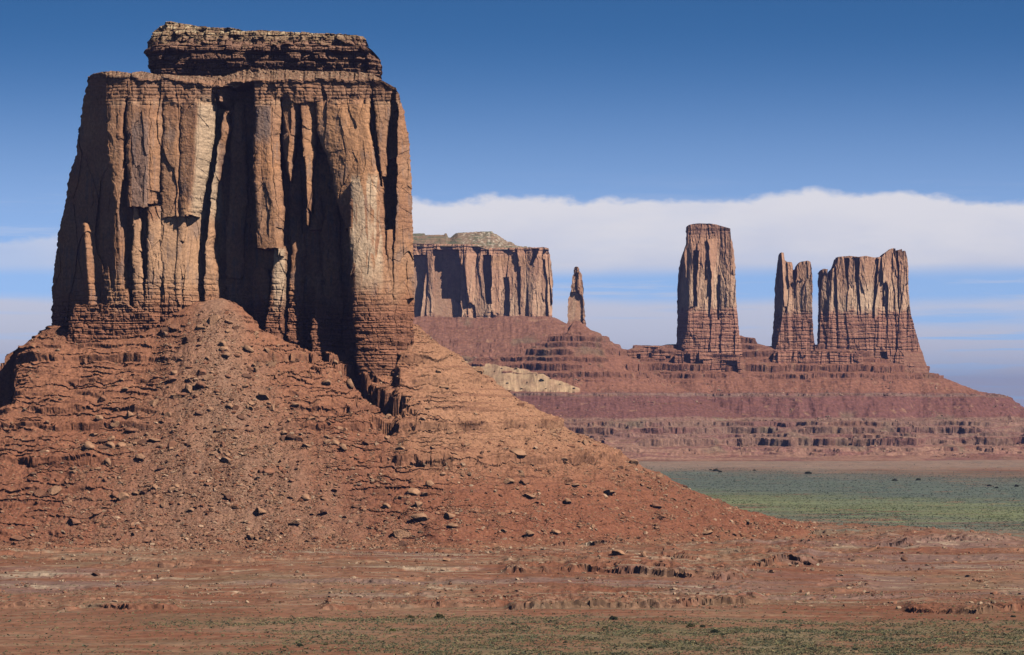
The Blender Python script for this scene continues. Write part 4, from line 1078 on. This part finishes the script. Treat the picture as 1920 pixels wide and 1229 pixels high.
for (x1, y1, s1) in BIG:
    zz = float(surf(np.array([x1]), np.array([y1]))[0])
    bpx, bpy_ = 960 + x1 / y1 * FPX, HZ - (zz - CAMZ) / y1 * FPX
    if not (0 < bpx < 1920): continue
    tone = random.choices(['tan', 'red', 'dark'], [0.55, 0.33, 0.12])[0]
    ratio = random.uniform(0.5, 1.0)
    form = 'low' if ratio < 0.65 else 'blocky' if ratio < 0.82 else 'upright'
    near = sorted(range(len(LM)), key=lambda k: math.hypot(LM[k][0] - bpx, LM[k][1] - bpy_))
    lab = None
    for k in near[:9]:
        dist = math.hypot(LM[k][0] - bpx, LM[k][1] - bpy_)
        far_ = 'just ' if dist < 28 else '' if dist < 75 else 'well '
        rel = where(bpx - LM[k][0], bpy_ - LM[k][1])
        t = f"{'small' if s1 < 1.9 else 'mid sized'} {form} {tone} stone {far_}{rel} {SHORT[k]}"
        if t not in used and len(t.split()) <= 16:
            lab = t; break
    if lab is None: continue
    used.add(lab)
    put_boulder(float(x1), float(y1), float(s1) * random.choice((0.75, 0.9, 1.0, 1.15, 1.4, 1.7)), ratio, tone, lab, 'stones scattered over the talus')

# =========================================================================== SHRUBS
def leaf_cloud(seed, n, w=1.0, h=0.8):
    """a bush: many small leaf-sprig faces through a low dome"""
    r = np.random.RandomState(seed)
    p = r.normal(size=(n, 3)); p /= np.linalg.norm(p, axis=1)[:, None]
    rad = r.uniform(0.45, 1.0, (n, 1)) ** 0.6
    lump = 1 + 0.25 * np.sin(p[:, :1] * 5 + seed) * np.cos(p[:, 1:2] * 4)
    p = p * rad * lump * np.array([w, w, h]); p[:, 2] = np.abs(p[:, 2]) * 1.0 + 0.05
    a = r.normal(size=(n, 3)); a /= np.linalg.norm(a, axis=1)[:, None]
    b = np.cross(a, r.normal(size=(n, 3))); b /= np.linalg.norm(b, axis=1)[:, None]
    s = r.uniform(0.09, 0.2, (n, 1))
    V = np.stack([p - a * s, p + b * s * 0.7, p + a * s, p - b * s * 0.7], 1).reshape(-1, 3)
    F = np.arange(4 * n).reshape(-1, 4)
    return V.astype(f32), F.astype(np.int32)
M_LEAF = {k: material('shrub_' + k, 1.2, 0.4, 0, base=v) for k, v in {'dark': (0.045, 0.055, 0.03), 'olive': (0.10, 0.095, 0.04), 'lime': (0.14, 0.15, 0.04)}.items()}
M_STEM = material('shrub_stem', 1.5, 0.3, 0, base=(0.12, 0.08, 0.055))
def stems(seed):
    r = np.random.RandomState(seed); Vs, Fs, b = [], [], 0
    for i in range(7):
        a = r.uniform(0, 6.28); e = np.array([math.cos(a) * 0.6, math.sin(a) * 0.6, 0.55]) * r.uniform(0.6, 1)
        for t0, t1, w0, w1 in ((0, 0.5, 0.05, 0.035), (0.5, 1, 0.035, 0.012)):
            ring = []
            for t, w in ((t0, w0), (t1, w1)):
                c = e * t
                ring += [c + np.array([w * math.cos(q), w * math.sin(q), 0]) for q in (0, 2.09, 4.19)]
            Vs += ring
            Fs += [(b + q, b + (q + 1) % 3, b + 3 + (q + 1) % 3, b + 3 + q) for q in range(3)]; b += 6
    return np.array(Vs, f32), np.array(Fs, np.int32)
LM_ = {}
for t in M_LEAF:
    for s in range(3):
        v, f = leaf_cloud(700 + s, 420, 1.0, (0.75, 0.9, 0.65)[s])
        o = mesh_obj('foliage', v, f, None, M_LEAF[t]); LM_[t, s] = o.data; bpy.data.objects.remove(o)
v, f = stems(3); o = mesh_obj('stem', v, f, None, M_STEM); STEM = o.data; bpy.data.objects.remove(o)
def shrub(x, y, z, rad, tone, label, group, parts=True, k=0):
    e = empty('shrub', (x, y, z), label, 'shrub', group)
    e.scale = (rad, rad, rad); e.rotation_euler = (0, 0, random.uniform(0, 6.28))
    o = bpy.data.objects.new('foliage', LM_[tone, k % 3]); C.objects.link(o); o.parent = e
    o = bpy.data.objects.new('stem', STEM); C.objects.link(o); o.parent = e
    return e
FORE = [
 (770, 1158, 12, 'olive', 'small round olive shrub at the end of the green strip, foreground'),
 (823, 1159, 18, 'olive', 'wide low olive shrub on the green strip beside the small round one'),
 (737, 1183, 13, 'lime', 'bright yellow green shrub on bare red soil with dark shadow'),
 (563, 1211, 13, 'dark', 'dark shrub alone on the mauve soil at the bottom edge'),
 (535, 1214, 7, 'olive', 'tiny shrub close beside the dark lone bottom edge shrub'),
 (611, 1209, 9, 'olive', 'low olive shrub between the dark lone shrub and the scrub flat'),
 (962, 1171, 10, 'dark', 'small dark shrub at the edge of the scrub flat near the centre'),
 (1149, 1162, 16, 'dark', 'dark rounded shrub standing above the edge of the scrub flat'),
 (1135, 1177, 10, 'olive', 'small olive shrub just below the dark rounded shrub'),
 (1294, 1175, 15, 'olive', 'broad olive shrub, first of the loose row on the scrub flat'),
 (1317, 1176, 11, 'dark', 'dark small shrub in the middle of the loose row'),
 (1340, 1186, 17, 'dark', 'largest dark bush of the scrub flat at the row end'),
 (1352, 1191, 10, 'dark', 'low dark shrub touching the largest dark bush'),
 (1602, 1219, 10, 'dark', 'dark shrub at the bottom edge of the scrub flat'),
 (1898, 1157, 11, 'dark', 'dark shrub near the frame edge beyond the scrub flat'),
 (1470, 1149, 9, 'olive', 'olive shrub on the grey mauve flat above the scrub'),
 (1220, 1216, 11, 'olive', 'olive tuft shrub amid the scrub near the bottom edge'),
 (1720, 1199, 10, 'dark', 'dark tuft shrub amid the scrub by the red soil patch'),
 (1060, 1205, 9, 'dark', 'dark tuft shrub amid the scrub below the dark rounded shrub'),
]
for i, (bx, by, w, tone, lab) in enumerate(FORE):
    p = hit(bx, by)
    if p: shrub(p[0], p[1], float(surf(np.array([p[0]]), np.array([p[1]]))[0]) - 0.05, w * 0.5 * p[1] / FPX, tone, lab, 'shrubs of the foreground flat', k=i)
PLAIN = [(1342, 884, 12, 'round dark bush on the teal flat nearest the hills'), (1350, 886, 7, 'small bush touching the round dark teal flat bush'), (1515, 889, 13, 'low bush on the pink bank beyond the green flat'), (1677, 902, 10, 'dark bush on the pink bank beside the lime streak'), (1721, 901, 9, 'dark bush on the pink bank past the lime streak'), (1854, 912, 9, 'dark bush on the far grey bank'), (1868, 916, 8, 'small bush just below the far grey bank bush'), (1905, 913, 9, 'dark bush on the far bank by the frame edge'), (1332, 882, 6, 'tiny bush ahead of the round dark teal flat bush'), (1485, 987, 11, 'olive bush on the tan ground behind the toe'), (1515, 991, 10, 'second olive bush on the tan ground behind the toe'), (1780, 1012, 12, 'dark bush on the tan flat past the toe'), (1414, 883, 6, 'tiny dark bush at the top edge of the teal flat'), (1900, 1028, 9, 'dark bush by the frame edge on the tan flat')]
for i, (bx, by, w, lab) in enumerate(PLAIN):
    Y = np.arange(2100, 5600, 2, dtype=f32); x_ = (bx - 960) / FPX * Y; z_ = CAMZ + (HZ - by) / FPX * Y
    k = np.nonzero(ground_height(x_, Y) >= z_)[0]
    if len(k): shrub(float(x_[k[0]]), float(Y[k[0]]), float(z_[k[0]]), w * 0.5 * float(Y[k[0]]) / FPX, 'dark', lab, 'bushes of the green plain', k=i)

# bushes on the sand drift
dune_xs = []
DUNE = ['green bush at the crest of the sand drift', 'wide bush at the shady top of the sand drift', 'grey green bush below the crest of the sand drift', 'largest dark bush in the middle of the sand drift', 'small bush just above the largest dune bush', 'small bush just below the largest dune bush', 'round bush on the open sand', 'tiny bush on the bare yellow sand', 'bush near the lower sand edge', 'dark bush where the drift narrows', 'bush at the thin tail of the sand', 'last bush of the sand tail', 'low bush at the upper sand edge', 'green bush against the ledge above the sand']
r = np.random.RandomState(21)
for i, lab in enumerate(DUNE):
    q = [0.22, 0.28, 0.33, 0.62, 0.58, 0.66, 0.5, 0.45, 0.55, 0.78, 0.9, 0.97, 0.4, 0.7][i]; s = [0.3, 0.45, -0.1, 0.15, 0.4, -0.25, 0.0, -0.3, -0.5, 0.2, 0.1, 0.0, 0.5, 0.5][i]
    iu = int(60 + q * 165); iv = int((0.42 + s * 0.8) * 89)
    shrub(float(SX[iv, iu]), float(SY[iv, iu]), float(SZ[iv, iu]) - 0.3, 4.6 if i == 3 else r.uniform(1.5, 3.0), 'dark', lab, 'bushes on the sand drift', k=i)

# low scrub nobody could count: foreground flat, strip, green plain
r = np.random.RandomState(31)
def scrub_mask(x, y):
    n = fbm(x / 120, y / 200, 5, 180)
    e = 1392 + I(x, [-250, -50, 120, 250], [-110, -10, 20, 20]) + fbm(x / 60, y / 60, 3, 187) * 40
    fg = sstep(40, -60, y - e) * sstep(-130, 30, x + fbm(x / 50, y / 40, 3, 188) * 60) * (0.35 + 0.65 * sstep(-0.25, 0.1, fbm(x / 30, y / 40, 4, 189)))
    strip = np.exp(-((y - 1420 - x * 0.25 - n * 40) / 22) ** 2) * sstep(-170, -90, x) * sstep(60, -30, x)
    return np.clip(fg + 0.8 * strip + 0.07, 0, 1)
y = (1 / r.uniform(1 / 1650, 1 / 1130, 210000)).astype(f32); x = (r.uniform(-0.2, 0.2, 210000) * y).astype(f32)
k = r.rand(len(x)) < scrub_mask(x, y) * (0.55 + 0.45 * np.clip(fbm(x / 25, y / 25, 3, 410) * 2.5, -1, 1))
x, y = x[k], y[k]
DOME = []
for i in range(4):
    v, f = leaf_cloud(800 + i, 9, 1.0, 0.8); v = v.reshape(-1, 4, 3); c = v.mean(1, keepdims=True); v = c + (v - c) * 2.8
    DOME.append((v.reshape(-1, 3), f))
pal = np.array([[0.21, 0.19, 0.095], [0.13, 0.14, 0.085], [0.29, 0.235, 0.12], [0.09, 0.10, 0.06]], f32)
cols = pal[r.choice(4, len(x), p=[.35, .3, .2, .15])] * r.uniform(0.75, 1.25, (len(x), 1)).astype(f32)
o = scatter('scrub', x, y, (r.uniform(0.3, 0.62, len(x)) * (1 + (r.rand(len(x)) < .06) * .6)).astype(f32), cols.astype(f32), DOME, M_ROCK, sink=0.5, flat=(0.7, 1.0), seed=8)
tag(o, kind='stuff')
y = (1 / r.uniform(1 / 5300, 1 / 2350, 120000)).astype(f32); x = (r.uniform(-0.02, 0.27, 120000) * y).astype(f32)
n_, s2_ = fbm(x / 120, y / 200, 5, 180), fbm(x / 150, y / 14, 4, 183)
yy = y + x * 1.5 + n_ * 260 + s2_ * 120
veg = I(yy, [2380, 2650, 2820, 2950, 3150, 5100, 5400], [0.05, 0.2, 0.6, 0.6, 1, 1, 0.1]) * (0.6 + 0.4 * np.clip(fbm(x / 80, y / 80, 3, 411) * 2, -1, 1))
k = r.rand(len(x)) < veg * 0.7
x, y, yy = x[k], y[k], yy[k]
lim_ = np.clip(I(yy, [2900, 3100, 3350, 3650, 3950, 5000], [0.1, 0.3, 0.9, 0.7, 0.08, 0.02]), 0, 1)
cols = mix(np.array([0.10, 0.14, 0.12], f32), np.array([0.19, 0.225, 0.10], f32), lim_) * r.uniform(0.7, 1.25, (len(x), 1)).astype(f32)
o = scatter('sagebrush', x, y, (r.uniform(0.5, 1.05, len(x))).astype(f32), cols.astype(f32), DOME, M_ROCK, sink=0.5, flat=(0.5, 0.8), seed=9, zoff=ground_height(x, y))
tag(o, kind='stuff')

# loose stones on the low banks
y = r.uniform(1500, 2350, 190000).astype(f32); x = (r.uniform(-0.155, 0.155, 190000) * y).astype(f32)
toe = sstep(210, 240, box_dist(x, y)) * sstep(400, 290, box_dist(x, y))
k = r.rand(len(x)) < np.clip(sstep(0.05, 0.4, fbm(x / 22, y / 16, 4, 420)) * 0.45 * sstep(2000, 1900, y) + 0.4 * toe * sstep(-0.1, 0.3, fbm(x / 30, y / 20, 4, 421)) + 0.03, 0, 1)
x, y = x[k], y[k]
cols = np.where((r.rand(len(x)) < 0.5)[:, None], np.array([[0.40, 0.27, 0.18]], f32), np.array([[0.30, 0.14, 0.085]], f32)) * r.uniform(0.5, 1.25, (len(x), 1)).astype(f32)
o = scatter('rubble', x, y, (0.30 * (1 - r.rand(len(x))) ** (-0.42)).clip(0, 1.7).astype(f32), cols.astype(f32), S1[:5], M_ROCK, seed=12)
tag(o, kind='stuff')

# loose stones on the far slopes
r = np.random.RandomState(44)
x = r.uniform(-180, 920, 60000).astype(f32); y = r.uniform(5640, 6150, 60000).astype(f32)
k = r.rand(len(x)) < sstep(0.0, 0.35, fbm(x / 70, y / 70, 4, 440)) * 0.35
x, y = x[k], y[k]
cols = np.where((r.rand(len(x)) < 0.5)[:, None], np.array([[0.42, 0.27, 0.19]], f32), np.array([[0.26, 0.13, 0.095]], f32)) * r.uniform(0.6, 1.25, (len(x), 1)).astype(f32)
o = scatter('hill_rubble', x, y, (0.7 * (1 - r.rand(len(x))) ** (-0.4)).clip(0, 3.6).astype(f32), cols.astype(f32), S1, M_ROCK, seed=15, zoff=bil(h_xs, h_ys, HH, x, y))
tag(o, kind='stuff')

# =========================================================================== AIR
hz = bpy.data.materials.new('haze'); hz.use_nodes = True
nt = hz.node_tree; nt.nodes.remove(nt.nodes['Principled BSDF'])
pv = nt.nodes.new('ShaderNodeVolumePrincipled')
pv.inputs['Color'].default_value = (0.42, 0.45, 1.0, 1); pv.inputs['Density'].default_value = 2.8e-5
pv.inputs['Anisotropy'].default_value = 0.3
nt.links.new(pv.outputs['Volume'], nt.nodes['Material Output'].inputs['Volume'])
x0, x1, y0, y1, z0, z1 = -112000, 112000, -9000, 43000, -40, 420
hv = [(x0, y0, z0), (x1, y0, z0), (x1, y1, z0), (x0, y1, z0), (x0, y0, z1), (x1, y0, z1), (x1, y1, z1), (x0, y1, z1)]
hf = [(0, 3, 2, 1), (4, 5, 6, 7), (0, 1, 5, 4), (1, 2, 6, 5), (2, 3, 7, 6), (3, 0, 4, 7)]
ho = mesh_obj('haze', hv, hf, None, hz)
tag(ho, kind='stuff')

# =========================================================================== SKY, SUN, CAMERA
sun_dir = Vector((math.cos(math.radians(SUN_EL)) * math.sin(math.radians(SUN_AZ)), -math.cos(math.radians(SUN_EL)) * math.cos(math.radians(SUN_AZ)), math.sin(math.radians(SUN_EL))))
L = bpy.data.lights.new('sun', 'SUN'); L.energy = 5.0; L.angle = math.radians(0.5); L.color = (1.0, 0.94, 0.84)
lo = bpy.data.objects.new('sun', L); C.objects.link(lo)
lo.rotation_euler = (-sun_dir).to_track_quat('-Z', 'Y').to_euler(); lo.location = (0, 0, 3000)

w = bpy.data.worlds.new('World'); bpy.context.scene.world = w; w.use_nodes = True
nt = w.node_tree; N, LK = nt.nodes, nt.links
for q in list(N): N.remove(q)
out = N.new('ShaderNodeOutputWorld'); bg = N.new('ShaderNodeBackground'); LK.new(bg.outputs[0], out.inputs[0])
tc = N.new('ShaderNodeTexCoord'); sep = N.new('ShaderNodeSeparateXYZ'); LK.new(tc.outputs['Generated'], sep.inputs[0])
def mth(op, a, b=None, c=None, clamp=False):
    q = N.new('ShaderNodeMath'); q.operation = op; q.use_clamp = clamp
    for i, v in enumerate((a, b, c)):
        if v is None: continue
        if isinstance(v, (int, float)): q.inputs[i].default_value = v
        else: LK.new(v, q.inputs[i])
    return q.outputs[0]
def mrange(v, a, b, c=0.0, d=1.0):
    q = N.new('ShaderNodeMapRange'); q.interpolation_type = 'SMOOTHSTEP'
    LK.new(v, q.inputs['Value'])
    for nme, val in (('From Min', a), ('From Max', b), ('To Min', c), ('To Max', d)): q.inputs[nme].default_value = val
    return q.outputs['Result']
az = mth('ARCTAN2', sep.outputs['X'], sep.outputs['Y'])
el = mth('ARCSINE', sep.outputs['Z'])
def noise(sx, sy, detail, rough=0.6, off=0.0):
    cb = N.new('ShaderNodeCombineXYZ')
    LK.new(mth('MULTIPLY', az, sx), cb.inputs[0]); LK.new(mth('MULTIPLY_ADD', el, sy, off), cb.inputs[1])
    q = N.new('ShaderNodeTexNoise'); q.inputs['Scale'].default_value = 1; q.inputs['Detail'].default_value = detail; q.inputs['Roughness'].default_value = rough
    LK.new(cb.outputs[0], q.inputs['Vector'])
    return mth('SUBTRACT', q.outputs['Fac'], 0.5)
# the low part of the sky is read higher up the atmosphere, where it is deep blue
sv = N.new('ShaderNodeCombineXYZ')
LK.new(sep.outputs['X'], sv.inputs[0]); LK.new(sep.outputs['Y'], sv.inputs[1])
LK.new(mth('ADD', mth('MULTIPLY', mth('MAXIMUM', sep.outputs['Z'], 0.0), 3.2), 0.14), sv.inputs[2])
vn = N.new('ShaderNodeVectorMath'); vn.operation = 'NORMALIZE'; LK.new(sv.outputs[0], vn.inputs[0])
sky = N.new('ShaderNodeTexSky'); sky.sky_type = 'NISHITA'; sky.sun_disc = False
sky.sun_elevation = math.radians(SUN_EL); sky.sun_rotation = math.radians(180 - SUN_AZ)
sky.altitude = 1700; sky.air_density = 1.0; sky.dust_density = 0.3; sky.ozone_density = 2.0
LK.new(vn.outputs[0], sky.inputs['Vector'])
hs = N.new('ShaderNodeHueSaturation'); hs.inputs['Saturation'].default_value = 1.22; hs.inputs['Value'].default_value = 1.0
LK.new(sky.outputs[0], hs.inputs['Color'])
LK.new(mth('ADD', mrange(el, 0.045, 0.115, 0.75, 0.0), mrange(el, 0.075, 0.32, 1.28, 0.09)), hs.inputs['Value'])
LK.new(mrange(el, 0.05, 0.115, 1.0, 1.3), hs.inputs['Saturation'])
# cloud bank, lower veil, streaks
edge = mth('ADD', mth('MULTIPLY', noise(64, 110, 7, 0.62), 0.0095), mth('MULTIPLY', noise(16, 2, 2, 0.5, 3), 0.009))
lowl = mrange(az, -0.055, -0.125, 0.0, 0.0115)
topel = mth('SUBTRACT', mth('ADD', 0.0608, edge), lowl)
dtop = mth('SUBTRACT', topel, el)
bank = mth('MULTIPLY', mrange(dtop, -0.0004, 0.0026), mrange(mth('ADD', el, mth('MULTIPLY', noise(12, 60, 3, 0.5, 7), 0.004)), 0.0362, 0.0415))
leftfade = mrange(mth('ADD', az, mth('MULTIPLY', el, 0.8)), -0.115, -0.055)
bank = mth('MULTIPLY', bank, mth('MULTIPLY_ADD', leftfade, 0.42, 0.5))
veil = mth('MULTIPLY', mrange(mth('ADD', el, mth('MULTIPLY', noise(16, 40, 4, 0.5, 12), 0.007)), 0.0325, 0.0282), 0.9)
strk = mrange(noise(14, 330, 4, 0.55, 20), 0.02, 0.14)
veil = mth('MULTIPLY', veil, mth('SUBTRACT', 1.0, mth('MULTIPLY', strk, mrange(az, 0.06, 0.12, 0.3, 0.85))))
veil = mth('MULTIPLY', veil, mth('MAXIMUM', mrange(noise(10, 90, 5, 0.6, 55), -0.22, 0.1, 0.3, 1.0), mrange(az, 0.115, 0.075)))
wisp = mth('MULTIPLY', mth('MULTIPLY', mrange(noise(14, 230, 5, 0.6, 31), 0.0, 0.16), mrange(el, 0.07, 0.03)), 0.5)
bank = mth('MULTIPLY', bank, mrange(noise(14, 60, 5, 0.6, 66), -0.3, 0.05, 0.8, 1.0))
cl = mth('MAXIMUM', mth('MAXIMUM', bank, veil), wisp)
shade = mrange(mth('ADD', el, mth('MULTIPLY', noise(22, 70, 6, 0.6, 40), 0.04)), 0.03, 0.06)
cc = N.new('ShaderNodeMix'); cc.data_type = 'RGBA'; cc.inputs[6].default_value = (6.7, 6.9, 8.1, 1); cc.inputs[7].default_value = (8.3, 8.1, 8.5, 1)
LK.new(shade, cc.inputs[0])
mxn = N.new('ShaderNodeMix'); mxn.data_type = 'RGBA'
LK.new(cl, mxn.inputs[0]); LK.new(hs.outputs[0], mxn.inputs[6]); LK.new(cc.outputs[2], mxn.inputs[7])
LK.new(mxn.outputs[2], bg.inputs['Color']); bg.inputs['Strength'].default_value = 0.10

cam = bpy.data.cameras.new('camera'); co = bpy.data.objects.new('camera', cam); C.objects.link(co)
cam.sensor_width = 36.0; cam.sensor_fit = 'HORIZONTAL'; cam.lens = 36.0 * FPX / 1920.0
cam.clip_start = 1.0; cam.clip_end = 200000
co.location = (0, 0, CAMZ)
co.rotation_euler = (math.radians(90) + math.atan((HZ - 614.5) / FPX), 0, 0)
sc = bpy.context.scene
sc.camera = co
sc.view_settings.view_transform = 'Standard'; sc.view_settings.look = 'None'
sc.view_settings.exposure = 0.0; sc.view_settings.gamma = 1.0
sc.cycles.use_denoising = True
sc.cycles.max_bounces = 5; sc.cycles.diffuse_bounces = 0; sc.cycles.volume_bounces = 0
